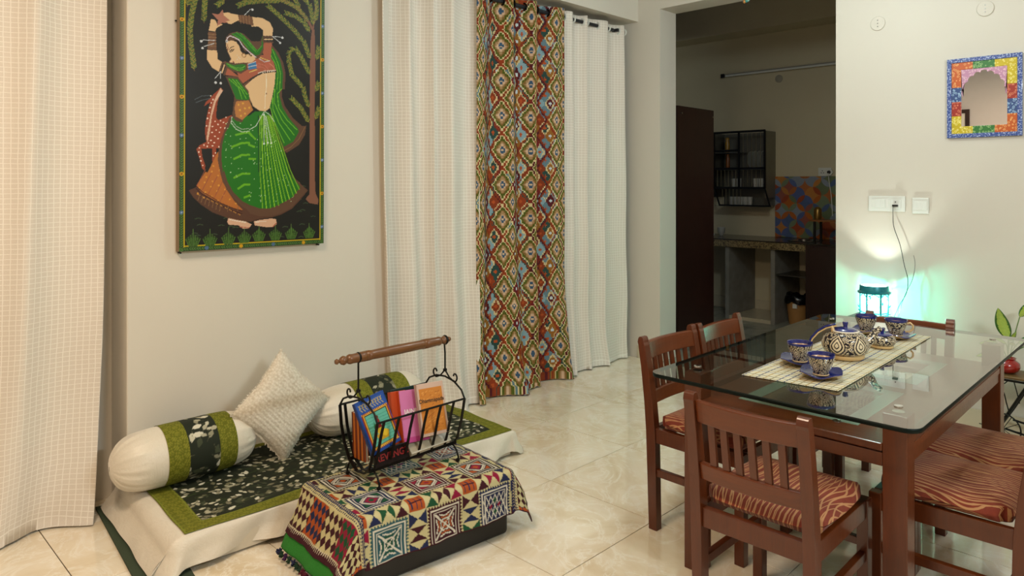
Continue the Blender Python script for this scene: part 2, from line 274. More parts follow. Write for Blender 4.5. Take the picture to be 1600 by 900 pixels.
PAINT = """
P #7a5240 0 6432,11115 6571,11138 6600,10106 6637,8037 6584,7845 6609,5773 6607,3699 6659,2619 6821,2306 6796,2046 6599,2075 6320,2130 6097,2339 6314,2569 6326,3858 6328,3694 6324,6272 6327,8335 6318,9034 6355,10586
L #7a5240 0.014 4748,12333 5222,12225 5653,12053 5982,11757 6261,11447 6459,11119
L #7a5240 0.008 6639,12394 6563,11758 6487,11175
F frond 0.011 4112,11888 4602,11558 5129,11175 5560,10818 5999,10377 6225,9846 6367,9556
F frond 0.011 5317,8733 5178,9295 5173,9697 5303,9918 5543,9978 5845,9588 6237,8921 6322,8725
F frond 0.011 5399,8591 5973,8019 6032,7687 6287,7042
F frond 0.011 5333,7441 5822,7003 6297,6270
F frond 0.011 5017,11708 5550,11628 5987,11399 6323,10942
F frond 0.011 4748,12333 5222,12225 5653,12053 5982,11757 6261,11447
F frond 0.011 6027,12584 6306,12330 6423,11836 6485,11330
F frond 0.011 6636,12704 6698,12197 6594,11556
F frond 0.011 5486,12478 5650,12256 5788,12078
F frond 0.011 6807,10240 6675,9546
F frond 0.011 6818,7087 6629,6449
F frond 0.011 6802,8387 6639,7902
F frond 0.011 3095,11888 3832,12094 4749,12283
F frond 0.011 695,11720 653,11528 509,10816 429,10119 480,9443 574,8772 636,8278
F frond 0.011 1136,11808 1093,11615 1055,11053 1043,10534
F frond 0.011 435,11667 394,11477 311,11143
F frond 0.011 1658,11482 2000,11793
F frond 0.011 2636,11641 3094,11936
L #3f5236 0.0022 1705,3132 1825,3172 1965,3132
L #3f5236 0.0022 2615,3126 2735,3166 2875,3126
L #3f5236 0.0022 780,3054 900,3094 1040,3054
L #3f5236 0.0022 5855,2981 5975,3021 6115,2981
L #3f5236 0.0022 4859,3126 4979,3166 5119,3126
L #3f5236 0.0022 3445,3102 3565,3142 3705,3102
L #3f5236 0.0022 1358,2740 1478,2780 1618,2740
L #3f5236 0.0022 1591,2542 1711,2582 1851,2542
L #3f5236 0.0022 5276,2555 5396,2595 5536,2555
L #3f5236 0.0022 5090,2714 5210,2754 5350,2714
L #3f5236 0.0022 2126,2613 2246,2653 2386,2613
L #3f5236 0.0022 4655,2545 4775,2585 4915,2545
L #3f5236 0.0022 5612,2316 5732,2356 5872,2316
L #3f5236 0.0022 3875,2185 3995,2225 4135,2185
L #3f5236 0.0022 3270,2316 3390,2356 3530,2316
L #3f5236 0.0022 3078,2339 3198,2379 3338,2339
L #3f5236 0.0022 5976,2108 6096,2148 6236,2108
L #3f5236 0.0022 3521,2282 3641,2322 3781,2282
L #3f5236 0.0022 5809,1760 5929,1800 6069,1760
L #3f5236 0.0022 5635,1692 5755,1732 5895,1692
L #3f5236 0.0022 3290,1851 3410,1891 3550,1851
L #3f5236 0.0022 3837,1836 3957,1876 4097,1836
L #3f5236 0.0022 1305,1916 1425,1956 1565,1916
L #3f5236 0.0022 5178,1910 5298,1950 5438,1910
L #3f5236 0.0022 689,1470 809,1510 949,1470
L #3f5236 0.0022 1972,1454 2092,1494 2232,1454
L #3f5236 0.0022 3074,1470 3194,1510 3334,1470
L #3f5236 0.0022 6406,1416 6526,1456 6666,1416
L #3f5236 0.0022 2730,1514 2850,1554 2990,1514
L #3f5236 0.0022 4048,1460 4168,1500 4308,1460
L #3f5236 0.0022 2406,992 2526,1032 2666,992
L #3f5236 0.0022 2204,1046 2324,1086 2464,1046
L #3f5236 0.0022 5788,1031 5908,1071 6048,1031
L #3f5236 0.0022 773,1178 893,1218 1033,1178
L #3f5236 0.0022 4885,930 5005,970 5145,930
L #3f5236 0.0022 1734,1118 1854,1158 1994,1118
L #3f5236 0.0022 1407,711 1527,751 1667,711
L #3f5236 0.0022 678,688 798,728 938,688
L #3f5236 0.0022 5740,383 5860,423 6000,383
L #3f5236 0.0022 4699,432 4819,472 4959,432
L #3f5236 0.0022 546,790 666,830 806,790
L #3f5236 0.0022 6207,408 6327,448 6467,408
T #33501f 0 599,236
T #33501f 0 1350,217
T #33501f 0 2197,240
T #33501f 0 2955,246
T #33501f 0 3669,308
T #33501f 0 4502,315
T #33501f 0 5338,322
T #33501f 0 6314,325
P #8e4128 0 1815,7624 1932,7495 1773,7268 1663,6882 1602,6222 1694,6079 1969,6203 2340,6373 2296,6085 2068,5596 1934,5212 1755,4756 1618,4774 1622,4353 1512,4069 1443,4160 1437,4743 946,4707 994,4331 1132,3920 1089,3710 977,3823 862,4281 726,4689 900,4880 1164,5032 1115,5446 1132,5909 1238,6473 1346,6900 1058,6666 1144,6882 1344,7086 1499,7287 1589,7366
P #c9a890 0 1815,7600 1909,7469 1594,6923 1420,6255 1316,5457 1231,5035 1176,5171 1268,5779 1374,6391 1525,7010 1703,7401
L #4a5258 0.002 658,6952 964,7142 1365,7204
L #4a5258 0.002 703,6819 1010,6962 1321,7061
D #e8d8c8 0.0032 1365,7181 1466,7028 1391,6858 1326,6643 1284,6384 1219,6124 1178,5773 1559,6009 1697,5878 1608,5615 1448,5768 1813,5736 1948,5990 2061,6234 2134,5969 2011,5725 1769,5508 1557,5318 1704,5213 1964,5392 1378,5112 1524,5017 1843,5075 1745,4826 1449,4860 1211,4825 1068,4879 857,4740 837,4547 892,4337 930,4145 1020,3940 1584,4539 1485,4395 1818,6060 1428,5487 1263,4990 1591,4258
P #5a4030 0 4235,10059 4624,9670 4890,9157 5001,8669 4958,7862 4827,7869 4805,7516 4968,7030 5398,6461 5887,6088 6133,6105 6057,5638 5736,5110 5417,4892 5075,4677 4890,4770 4665,6157 4289,7614 4281,8286 4191,9460
P #23681c 0 4236,9936 4469,9697 4733,9236 4870,8653 4827,7848 4697,7855 4691,7505 4838,6969 5185,6445 5672,5947 5728,5772 5412,5247 4914,4971 4459,6142 4142,7107 4261,7809 4334,8094 4506,8709 4295,9277 4166,9407
L #6cb028 0.0035 4801,7866 4571,7593 4657,6904 5081,6336 5619,5867
L #6cb028 0.0035 4440,7828 4422,7132 4819,6317 5462,5604
L #6cb028 0.0035 4342,7372 4349,6828 4665,6157 5252,5340
L #6cb028 0.0035 4220,6916 4407,6238 4937,5173
L #6cb028 0.003 4314,9774 4605,9119 4740,8638 4697,7835
L #6cb028 0.003 4241,9467 4502,9056 4610,8622 4543,7818
L #7a5a3a 0.004 6052,6048 5733,5416 5309,4989 4942,4772
P #54382a 0 1756,4592 1444,4067 1224,3597 701,2912 399,2784 575,2501 929,2130 1469,1749 1835,1600 2207,1448 2872,1284 3216,1249 3706,1382 4310,1438 4823,1574 5347,1840 5824,2316 6245,2786 5952,3006 4705,2825 3200,2582
P #a8652e 0 1688,4590 1444,4067 1224,3597 1134,3654 723,2958 1012,2659 1829,2164 2578,1891 2865,1837 2480,2250 2099,2822 1766,3760 1859,3609 1762,4076 1757,4545
D #c98e3a 0.0042 792,2637
D #c98e3a 0.0042 859,2890
D #c98e3a 0.0042 1104,3145
D #c98e3a 0.0042 1173,3400
D #c98e3a 0.0042 1421,3660
D #c98e3a 0.0042 1491,3918
D #c98e3a 0.0042 1743,4182
D #c98e3a 0.0042 1067,2442
D #c98e3a 0.0042 1136,2696
D #c98e3a 0.0042 1384,2952
D #c98e3a 0.0042 1453,3208
D #c98e3a 0.0042 1705,3468
D #c98e3a 0.0042 1775,3728
D #c98e3a 0.0042 1416,2500
D #c98e3a 0.0042 1667,2756
D #c98e3a 0.0042 1737,3014
D #c98e3a 0.0042 1992,3275
D #c98e3a 0.0042 1699,2301
D #c98e3a 0.0042 1953,2558
D #c98e3a 0.0042 2025,2817
D #c98e3a 0.0042 2244,2357
D #c98e3a 0.0042 2316,2618
D #c98e3a 0.0042 2538,2154
L #8a4a3a 0.003 744,2981 1133,3747
L #8a4a3a 0.003 1010,2811 1404,3599
L #8a4a3a 0.003 1279,2638 1677,3449
L #8a4a3a 0.003 1552,2464 1955,3298
L #8a4a3a 0.003 1827,2287 2235,3145
L #3a1414 0.0035 722,2981 1011,2706 1461,2448 1829,2187 2389,1942 2818,1790
L #3a1414 0.0035 724,2862 1013,2586 1463,2327 1830,2065 2390,1818 2819,1665
L #b8843a 0.003 792,2614 889,2549
L #b8843a 0.003 991,2512 1089,2447
L #b8843a 0.003 1192,2409 1291,2343
L #b8843a 0.003 1395,2305 1495,2238
L #b8843a 0.003 1600,2200 1701,2133
L #b8843a 0.003 1807,2094 1909,2026
L #b8843a 0.003 2015,1987 2118,1919
L #b8843a 0.003 2226,1879 2329,1810
L #b8843a 0.003 2438,1770 2543,1701
L #b8843a 0.003 2652,1660 2758,1590
L #7a5a3c 0.003 801,2321 886,2581
L #7a5a3c 0.003 948,2229 1025,2489
L #7a5a3c 0.003 1113,2144 1181,2404
L #7a5a3c 0.003 1278,2059 1337,2319
L #7a5a3c 0.003 1445,1973 1495,2233
L #7a5a3c 0.003 1613,1886 1655,2146
L #7a5a3c 0.003 1782,1799 1815,2059
L #7a5a3c 0.003 2150,1779 2174,2039
L #7a5a3c 0.003 2631,1795 2647,2055
L #7a5a3c 0.003 3123,1812 3130,2072
L #7a5a3c 0.003 3565,1838 3563,2098
L #7a5a3c 0.003 3773,1902 3763,2162
L #7a5a3c 0.003 3982,1967 3963,2227
L #7a5a3c 0.003 4193,2033 4165,2293
L #7a5a3c 0.003 4406,2099 4369,2359
L #7a5a3c 0.003 4664,2228 4619,2488
L #7a5a3c 0.003 4953,2400 4899,2660
L #7a5a3c 0.003 5245,2574 5182,2834
L #7a5a3c 0.003 5541,2750 5470,3010
L #7a5a3c 0.003 5841,2928 5761,3188
P #5a4030 0 2224,6269 2066,5832 1841,5207 1711,4544 1692,4168 1813,3608 1766,3760 1910,3198 2193,2680 2671,2152 3058,1858 3210,1709 3211,1663 3211,1663 3705,1504 4309,1513 4771,1626 5293,1891 5770,2342 6202,2775 5952,3006 5219,3673 4891,4669 4623,5357 4357,6135 4147,6663 3448,6631 3157,6390
P #22681a 0 2341,6278 2206,5794 2023,5499 1891,4927 1851,4361 1928,3610 1973,3765 2141,3201 2428,2679 2861,2246 3206,2073 3206,2074 3700,1895 4203,1876 4869,2149 5393,2446 5817,2954 5381,3433 5218,3724 4917,4670 4623,5357 4357,6135 4147,6663 3895,6677 3448,6631 3157,6390
L #5fa01c 0.01 2539,5435 2920,5553 3166,5591
L #5fa01c 0.01 2357,4854 2829,5067 3172,5084
L #5fa01c 0.01 2457,4287 2836,4491 3179,4504
L #5fa01c 0.01 2467,3394 2846,3591 3189,3597
L #5fa01c 0.01 2663,2870 2948,3064 3195,3065
L #5fa01c 0.01 2955,2438 3201,2533
L #5fa01c 0.01 3167,5569 3463,5295
L #5fa01c 0.01 3173,4989 3419,4904
L #5fa01c 0.01 3181,4313 3474,4323
L #6ca020 0.0045 3698,6431 3704,3744 3850,1917
L #84b828 0.0045 3757,6436 3863,3747 4041,1899
L #6ca020 0.0045 3817,6440 4024,3750 4253,1910
L #84b828 0.0045 3877,6445 4186,3753 4457,1971
L #6ca020 0.0045 3938,6450 4349,3757 4662,2027
L #84b828 0.0045 3998,6454 4513,3760 4868,2174
L #6ca020 0.0045 4058,6459 4652,3763 5051,2232
L #84b828 0.0045 4119,6464 4803,3766 5235,2331
L #6ca020 0.0045 4180,6468 4959,3769 5446,2481
L #84b828 0.0045 4241,6473 5127,3772 5605,2623
L #6ca020 0.0045 4302,6478 5281,3776 5764,2826
L #1a4a20 0.006 3623,6426 3638,5109 3655,3694
D #b8d8a8 0.0016 5400,2423
D #b8d8a8 0.0016 2135,5725
D #b8d8a8 0.0016 4931,3280
D #b8d8a8 0.0016 4294,4976
D #b8d8a8 0.0016 4075,3783
D #b8d8a8 0.0016 3965,5552
D #b8d8a8 0.0016 3437,4603
D #b8d8a8 0.0016 4523,2242
D #b8d8a8 0.0016 3481,5094
D #b8d8a8 0.0016 2064,5938
D #b8d8a8 0.0016 3555,4901
D #b8d8a8 0.0016 3280,2657
D #b8d8a8 0.0016 3783,3959
D #b8d8a8 0.0016 2742,5999
D #b8d8a8 0.0016 3055,5583
D #b8d8a8 0.0016 3747,2235
D #b8d8a8 0.0016 4306,5478
D #b8d8a8 0.0016 5154,3037
D #b8d8a8 0.0016 4561,2594
D #b8d8a8 0.0016 4661,3062
D #b8d8a8 0.0016 3192,2310
D #b8d8a8 0.0016 4625,3361
D #b8d8a8 0.0016 3552,4071
D #b8d8a8 0.0016 3672,2526
D #b8d8a8 0.0016 3706,2892
D #b8d8a8 0.0016 3188,2692
D #b8d8a8 0.0016 3951,2542
D #b8d8a8 0.0016 4502,4272
D #b8d8a8 0.0016 2705,4839
D #b8d8a8 0.0016 4398,5546
D #b8d8a8 0.0016 3704,4125
D #b8d8a8 0.0016 4240,3861
D #b8d8a8 0.0016 3011,5305
D #b8d8a8 0.0016 3750,2489
D #b8d8a8 0.0016 4114,5890
D #b8d8a8 0.0016 4874,3320
D #b8d8a8 0.0016 4231,5112
D #b8d8a8 0.0016 2321,4068
D #b8d8a8 0.0016 3423,3339
D #b8d8a8 0.0016 2064,4668
D #b8d8a8 0.0016 2550,3498
D #b8d8a8 0.0016 2024,5071
D #b8d8a8 0.0016 2591,3427
D #b8d8a8 0.0016 3262,5960
D #b8d8a8 0.0016 2078,4738
D #b8d8a8 0.0016 4115,3246
D #b8d8a8 0.0016 2336,4775
D #b8d8a8 0.0016 2064,4341
D #b8d8a8 0.0016 4671,3262
D #b8d8a8 0.0016 5184,3203
D #b8d8a8 0.0016 5031,3405
D #b8d8a8 0.0016 3579,5267
D #b8d8a8 0.0016 4262,4942
D #b8d8a8 0.0016 2303,4352
D #b8d8a8 0.0016 3989,4626
D #b8d8a8 0.0016 3725,5595
D #b8d8a8 0.0016 4067,4523
D #b8d8a8 0.0016 2026,3925
D #b8d8a8 0.0016 2417,5851
D #b8d8a8 0.0016 2061,5431
D #b8d8a8 0.0016 2290,3638
D #b8d8a8 0.0016 3739,2295
D #b8d8a8 0.0016 5318,2234
D #b8d8a8 0.0016 2747,4379
D #b8d8a8 0.0016 2817,3817
D #b8d8a8 0.0016 4150,3018
D #b8d8a8 0.0016 4438,5188
D #b8d8a8 0.0016 3415,4084
D #b8d8a8 0.0016 3346,5700
D #b8d8a8 0.0016 4490,5253
D #b8d8a8 0.0016 2284,5365
D #b8d8a8 0.0016 2734,5254
D #b8d8a8 0.0016 3761,4337
D #b8d8a8 0.0016 3023,3626
D #b8d8a8 0.0016 3453,4142
D #b8d8a8 0.0016 3959,5975
D #b8d8a8 0.0016 3398,4088
D #b8d8a8 0.0016 2557,5718
D #b8d8a8 0.0016 4790,4765
D #b8d8a8 0.0016 3776,2539
D #b8d8a8 0.0016 4077,5039
D #b8d8a8 0.0016 2294,4893
D #b8d8a8 0.0016 4947,3536
D #b8d8a8 0.0016 3370,4240
D #b8d8a8 0.0016 2670,3823
D #b8d8a8 0.0016 2201,4971
D #b8d8a8 0.0016 3257,2487
P #5a4030 0 2033,8183 2637,8255 3296,7368 3299,7155 2829,6058 2522,6106 2354,6303 2453,7286
P #23681c 0 2142,8113 2610,8112 3210,7388 3128,7153 2538,7126
L #6cb028 0.003 2197,8064 2643,7724 2816,7181
L #6cb028 0.003 2362,8083 2812,7601 3013,7227
L #6cb028 0.003 2528,8060 3068,7416
P #a8703e 0 2539,7043 3156,7142 3361,6692 2828,6170 2519,6315 2459,6729
D #c99a40 0.005 2652,6885 2861,6974 2724,6639 2962,6744 3174,6790 2770,6363 2965,6490
P #cfae84 0 2950,7813 3344,8196 3775,8532 4485,8705 4433,8059 4320,7467 4178,6847 3973,6685 3680,6690 3359,6877 3183,7272 3122,7605
P #9c5840 0 2109,8607 2637,8255 2493,8712 3192,8985 3765,9419 4088,9493 4390,9143 4515,8709 3775,8560 3344,8253 2949,7869 2581,8248 2032,8239
D #a85c48 0.014 3596,8881
D #a85c48 0.016 4093,9003
L #3a3028 0.006 2893,7891 3343,8281 3921,8607 4515,8709
L #d8d0c0 0.0022 3601,8511 3920,8664 4485,8763
L #d8d0b8 0.0014 4010,8517 4018,7870 3964,7433 3941,6827
D #5a3020 0.003 4021,7553
P #cfae84 0 3253,11217 3817,11233 4188,11096 4341,10804 4315,10452 3842,10376 3838,10663 3603,10795 3258,10737
P #9c5840 0 3875,10037 4289,10100 4238,9340 3973,9218 3822,9570
L #5a4030 0.008 3842,10319 4315,10394
L #cfae84 0.006 3844,10204 4317,10278
L #5a4030 0.008 3845,10076 4318,10133
P #6a4a34 0 2604,11185 2912,11213 3310,11199 3372,10784 2973,10829 2607,10878
L #8a6a4a 0.0015 2716,11177 2748,10791
L #8a6a4a 0.0015 2855,11203 2888,10815
L #8a6a4a 0.0015 2996,11228 3029,10839
L #8a6a4a 0.0015 3138,11253 3171,10863
P #cfae84 0 1865,11134 2108,11206 2604,11185 2662,10944 2278,10682 2005,10718 1868,10887
P #cfae84 0 1362,10770 1548,10748 1656,10576 1924,10622 1605,10376 1554,10203 1263,10210
P #6a4a34 0 1238,10151 1581,10180 1616,9365 1220,9335
L #8a6a4a 0.0015 1239,10043 1595,10073
L #8a6a4a 0.0015 1240,9908 1597,9937
L #8a6a4a 0.0015 1242,9772 1598,9800
L #8a6a4a 0.0015 1243,9637 1600,9664
L #8a6a4a 0.0015 1245,9501 1601,9527
P #cfae84 0 1194,9304 1643,9342 1674,8936 1917,8803 1761,8344 1413,8519 1199,8844
L #5a4030 0.007 1890,8800 1761,8371
L #5a4030 0.009 2135,8749 1977,8260
L #cfae84 0.006 1999,8759 1869,8329
P #a06a58 0 1412,11024 1731,11055 1890,11304 1947,11039 2249,10844 1923,10732 1631,10462 1681,10772
L #a06a58 0.006 1896,10727 2086,10732
P #5a4030 0 1998,9826 2069,10062 2238,10240 2575,10386 2880,10321 3270,10021 3702,10088 3817,10394 3899,10212 3843,9539 3593,9216 3357,9184 2966,9453 2772,9731 2504,9934
P #23681c 0 2276,10216 2575,10340 2865,10265 3232,9938 3494,9621 3745,9798 3802,10353 3856,9814 3669,9437 3473,9355 3119,9590 2846,9910 2578,10082
L #4c9428 0.0026 2538,10319 2882,10130 3195,9794 3511,9492
L #4c9428 0.0026 2727,10334 3115,9997 3471,9564
L #4c9428 0.0026 2351,10228 2730,10060 3119,9629
L #4c9428 0.0026 2881,10191 3271,9883 3557,9569 3775,9881
P #1c1814 0 2353,9971 2655,9972 2825,9739 2889,9481 3120,9514 3277,9382 3434,9350 3279,9220 2968,9300 2754,9308 2659,9638 2505,9858
P #cfae84 0 2035,9786 2146,9848 2324,9921 2535,9878 2673,9701 2737,9482 2829,9373 3014,9337 3214,9412 3402,9345 3467,9184 3312,9008 3111,8966 2926,8927 2729,8794 2517,8797 2441,8878 2246,8867 2208,8923 2282,9023 2190,9222 2114,9362 2060,9550
L #5a4030 0.0016 2035,9786 2068,9551 2122,9363 2197,9223 2289,9024 2216,8924
L #ccc4cc 0.0042 2072,9837 2114,10009 2232,10118 2442,10076 2655,10003 2872,9700 3198,9456 3482,9279
D #c8ccd0 0.006 2087,9839
D #2a2420 0.003 2087,9839
L #1a1410 0.0024 2180,9447 2298,9585 2432,9650
L #1a1410 0.0026 2211,9361 2314,9481 2434,9514 2360,9412 2256,9352
D #1a1410 0.0024 2329,9438
L #6a2a20 0.002 2118,9694 2149,9533 2121,9408
D #8a3030 0.0032 2395,8902
L #2a2018 0.0026 2750,9651 2782,9488 2890,9412
L #7a5020 0.0022 2890,9397 2800,9307 2847,9192 2954,9191 2999,9304 2921,9386
D #4a2c1c 0.004 3184,9361 3247,9324
D #c8ccd0 0.0014 2572,9245 2649,9164 2590,9050 2710,9097
P #3a70a0 0 3096,8903 3484,9077 3535,8743 3130,8615
L #b8c4cc 0.0024 3096,8888 3484,9062
L #b8c4cc 0.002 3113,8751 3518,8896
L #c8b060 0.004 3178,8513 3536,8681
L #c8b060 0.004 3703,9293 4169,9184
L #b8c4cc 0.003 3656,9225 3912,9103 4185,9202
L #b86a58 0.003 3595,8999 3914,8947 4117,8753
L #b86a58 0.003 3503,8832 3835,8835 4038,8665
L #c8806a 0.003 4154,9072 4358,8941 4434,8753
L #3a3028 0.007 2846,7876 3290,8233 3759,8537 4435,8714
D #d8d0c0 0.0026 3838,8562 3950,8607 4062,8637 4175,8674 4288,8696 4402,8725
P #5a4030 0 1891,8836 2009,8881 2441,8833 2896,8938 3065,8899 3084,8625 2764,8386 2370,8445 2086,8591
P #2a6a22 0 2024,8823 2442,8757 2866,8873 3004,8830 2976,8642 2748,8476 2399,8539 2115,8654
L #6aa838 0.0022 2113,8775 2519,8630 2822,8668 2943,8776
L #6aa838 0.0022 2218,8683 2595,8533 2869,8598
L #b8bcc0 0.0018 1558,9794 1007,9736
D #c8ccd0 0.0055 930,9670
L #b8bcc0 0.0018 1507,9650 1062,9447
D #c8ccd0 0.0055 985,9355
L #b8bcc0 0.0018 1814,8378 1551,8017
D #c8ccd0 0.0055 1580,7829
L #b8bcc0 0.0018 1814,8378 1791,8045
D #c8ccd0 0.0055 1820,7829
L #b8bcc0 0.0018 2912,11213 3192,11546
D #c8ccd0 0.0055 3306,11567
L #b8bcc0 0.0018 4315,10423 4737,10460
D #c8ccd0 0.0055 4829,10446
L #b8bcc0 0.0018 4315,10423 4649,10213
D #c8ccd0 0.0055 4710,10164
L #b8c8b8 0.0028 2341,6278 2306,5991 2536,5711 2823,5595 3166,5654
L #b8c8b8 0.0028 3165,5714 3505,5930 3748,6386 3895,6643
L #b8c8b8 0.0028 3895,6643 3913,5122
L #b8c8b8 0.0028 3948,6450 4094,5131
L #b8c8b8 0.0028 3998,6454 4277,5140
L #b8c8b8 0.0028 3945,6671 4199,6519 4433,6190
D #c8d8c8 0.0045 3913,5073 4094,5131 4277,5130 3897,6496
L #98a898 0.002 2324,6135 2534,5864 2822,5715 3164,5785
P #c9a084 0 2183,1472 2139,1284 2210,1154 2682,1099 2876,938 3166,927 3310,1125 3016,1280 2584,1365
P #c9a084 0 3411,1269 3462,1073 4112,951 4366,966 4580,1107 4526,1343 4310,1389 3707,1333
L #d8d0c0 0.004 2231,1400 2585,1317 3017,1232
L #d8d0c0 0.004 3510,1242 4008,1250
L #a05848 0.004 2731,1025 3165,961
L #a05848 0.005 4391,990 4544,1133
"""
# ============================================================ SETTING
XW, YB = -.526, 1.66
X1, Y0, ZC = 4.3, -4.6, 3.05
t = NT('marble_tile'); v = t.coord(); oi = t.n('ShaderNodeObjectInfo'); va = t.n('ShaderNodeVectorMath', operation='ADD'); sc_ = t.n('ShaderNodeVectorMath', operation='SCALE')
cmb = t.n('ShaderNodeCombineXYZ'); t.l(oi.outputs['Random'], cmb.inputs[0]); t.l(oi.outputs['Random'], cmb.inputs[2]); t.l(cmb.outputs[0], sc_.inputs[0]); sc_.inputs['Scale'].default_value = 37
t.l(v, va.inputs[0]); t.l(sc_.outputs[0], va.inputs[1]); vv = va.outputs[0]
n1 = t.noise(vv, 2.2, 6, .6, 1.5); n2 = t.noise(vv, 3.3, 8, .62, 2.2)
vein = t.math('ABSOLUTE', t.math('SUBTRACT', n2, .5)); veinm = t.ramp(vein, [(0, 1.0), (.022, .25), (.07, 0.0)])
base = t.ramp(n1, [(.3, ('#dcc9a6', '#ecdfc6', '#f4ecdc')[0]), (.5, ('#dcc9a6', '#ecdfc6', '#f4ecdc')[1]), (.7, ('#dcc9a6', '#ecdfc6', '#f4ecdc')[2])]); bw = t.n('ShaderNodeSeparateColor'); t.l(veinm, bw.inputs[0])
t.col(t.mix(t.math('MULTIPLY', bw.outputs[0], .8), base, '#f8f2e4')); t.set(Roughness=t.math('MULTIPLY_ADD', n1, .08, .06), Coat_Weight=.5, Coat_Roughness=.03); M['tile'] = t.m
t = NT('kitchen_tile'); v = t.coord(); n1 = t.noise(v, 3, 6, .6, 1.5); t.col(t.ramp(n1, [(.3, '#7c8074'), (.7, '#a8aa9c')])); t.set(Roughness=.2); M['ktile'] = t.m
M['grout'] = plain('grout', '#4a3a26', .9)
def floor_tiles(fl, xs, ys, x0, x1, y0, y1, m):
    g = .0016
    for a in xs:
        for b in ys:
            ax, bx = max(a, x0)+g, min(a+.6, x1)-g; ay, by = max(b, y0)+g, min(b+.6, y1)-g
            if bx-ax < .02 or by-ay < .02: continue
            MB().b2(ax, bx, ay, by, -.008, 0).build('tile', m, fl, bevel=.0008, segs=1)
fl = struct(MB().b2(XW-.3, X1+.1, Y0-.1, YB+.231, -.06, -.004).build('floor', 'grout'))
floor_tiles(fl, [(-2+i)*.6 for i in range(10)], [(-9+i)*.6 for i in range(13)], XW-.24, X1, Y0, YB+.0, 'tile')
kf = struct(MB().b2(-2.2, 1.6, YB+.231, 4.4, -.06, -.004).build('floor_kitchen', 'grout'))
floor_tiles(kf, [-2.2+i*.6 for i in range(7)], [YB+i*.6 for i in range(5)], -2.2, 1.6, YB, 4.31, 'ktile')
# left wall: pier with the painting, recesses with curtains, beam above
wl = struct(MB().b2(XW-.45, XW-.22, Y0, YB, 0, ZC).build('wall_left', 'wall'))
pr_ = struct(MB().b2(XW-.22, XW, -2.10, -.755, 0, ZC).build('wall_left_pier', 'wall', bevel=.006))
bmL = struct(MB().b2(XW-.22, XW, Y0, -2.10, 2.765, ZC).b2(XW-.22, XW, -.755, YB, 2.765, ZC).build('trim_1', 'wall'))
# window behind the curtains
for k, (a, b) in enumerate(((-.6, 1.5), (-4.3, -2.4))):
    w = struct(MB().b2(XW-.24, XW-.215, a, b, .15, 2.6).build(f'window_{k+1}', 'plastic'))
    for q in range(2):
        m0 = a+.05+(b-a-.1)/2*q
        MB().b2(XW-.232, XW-.208, m0+.03, m0+(b-a-.1)/2-.03, .2, 2.55).build('pane', plain('night_glass', '#0c1014', .05, coat=1), w)
# back wall with the opening to the kitchen
D_ = .23; OX0, OX1, OZ = -.31, 1.097, 2.836
bw_ = struct(MB().b2(XW-.45, OX0, YB, YB+D_, 0, ZC+.4).b2(OX1, X1, YB, YB+D_, 0, ZC+.4).b2(OX0, OX1, YB, YB+D_, OZ, ZC+.4).build('wall_back', 'wall'))
struct(MB().b2(X1, X1+.1, Y0, YB, 0, ZC).build('wall_right', plain('pale_paint', '#d2c6b8', .7, var=.03)))
struct(MB().b2(XW-.45, X1, Y0-.1, Y0, 0, ZC).build('wall_front', plain('pink_paint', '#c8c2c0', .7, var=.03)))
struct(MB().b2(XW-.45, X1+.1, Y0-.1, YB, ZC, ZC+.1).build('ceiling', 'ceiling'))
sb = struct(MB().b2(OX1+.0, X1, YB-.012, YB, .0, .105).build('baseboard_back', 'skirt', bevel=.003))
struct(MB().b2(XW, OX0, YB-.012, YB, 0, .105).build('baseboard_back_left', 'skirt', bevel=.003))
# kitchen shell
struct(MB().b2(-2.2, 1.6, 4.3, 4.4, 0, 3.75).build('wall_kitchen_back', 'kwall'))
struct(MB().b2(-2.3, -2.2, YB+D_, 4.4, 0, 3.75).build('wall_kitchen_left', 'kwall'))
struct(MB().b2(1.6, 1.7, YB+D_, 4.4, 0, 3.75).build('wall_kitchen_right', 'kwall'))
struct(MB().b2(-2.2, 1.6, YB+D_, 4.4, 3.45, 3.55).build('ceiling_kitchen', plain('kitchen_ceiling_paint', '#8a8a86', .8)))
struct(MB().b2(-2.2, 1.6, 3.98, 4.3, 3.10, 3.45).build('trim_2', 'kwall'))
struct(MB().b2(-2.2, 1.6, 4.288, 4.3, 0, .13).build('baseboard_kitchen', 'skirt'))
# ============================================================ CURTAINS
def clothmat(name, a, b, cell=.024):
    t = NT(name); tc = t.n('ShaderNodeTexCoord'); sx = t.n('ShaderNodeSeparateXYZ'); t.l(tc.outputs['UV'], sx.inputs[0])
    nz = t.noise(tc.outputs['UV'], 9, 3)
    def ln(o, k):
        f = t.math('FRACT', t.math('ADD', t.math('DIVIDE', o, cell*k), t.math('MULTIPLY', nz, .35))); return t.math('LESS_THAN', f, .13)
    g = t.math('MAXIMUM', ln(sx.outputs[0], 1), ln(sx.outputs[1], .85))
    n = t.noise(tc.outputs['UV'], 260, 2)
    t.col(t.mix(t.math('MULTIPLY', g, .55), t.mix(n, a, b), '#fbf7ee')); t.set(Roughness=.9, Sheen_Weight=.15); t.b.inputs['Specular IOR Level'].default_value = .1
    t.bump(t.math('ADD', t.math('MULTIPLY', g, .8), n), .4, .0015)
    return t.m
M['curt_w'] = clothmat('checked_white_cotton', ('#d4cabc', '#dfd6c9')[0], ('#d4cabc', '#dfd6c9')[1])
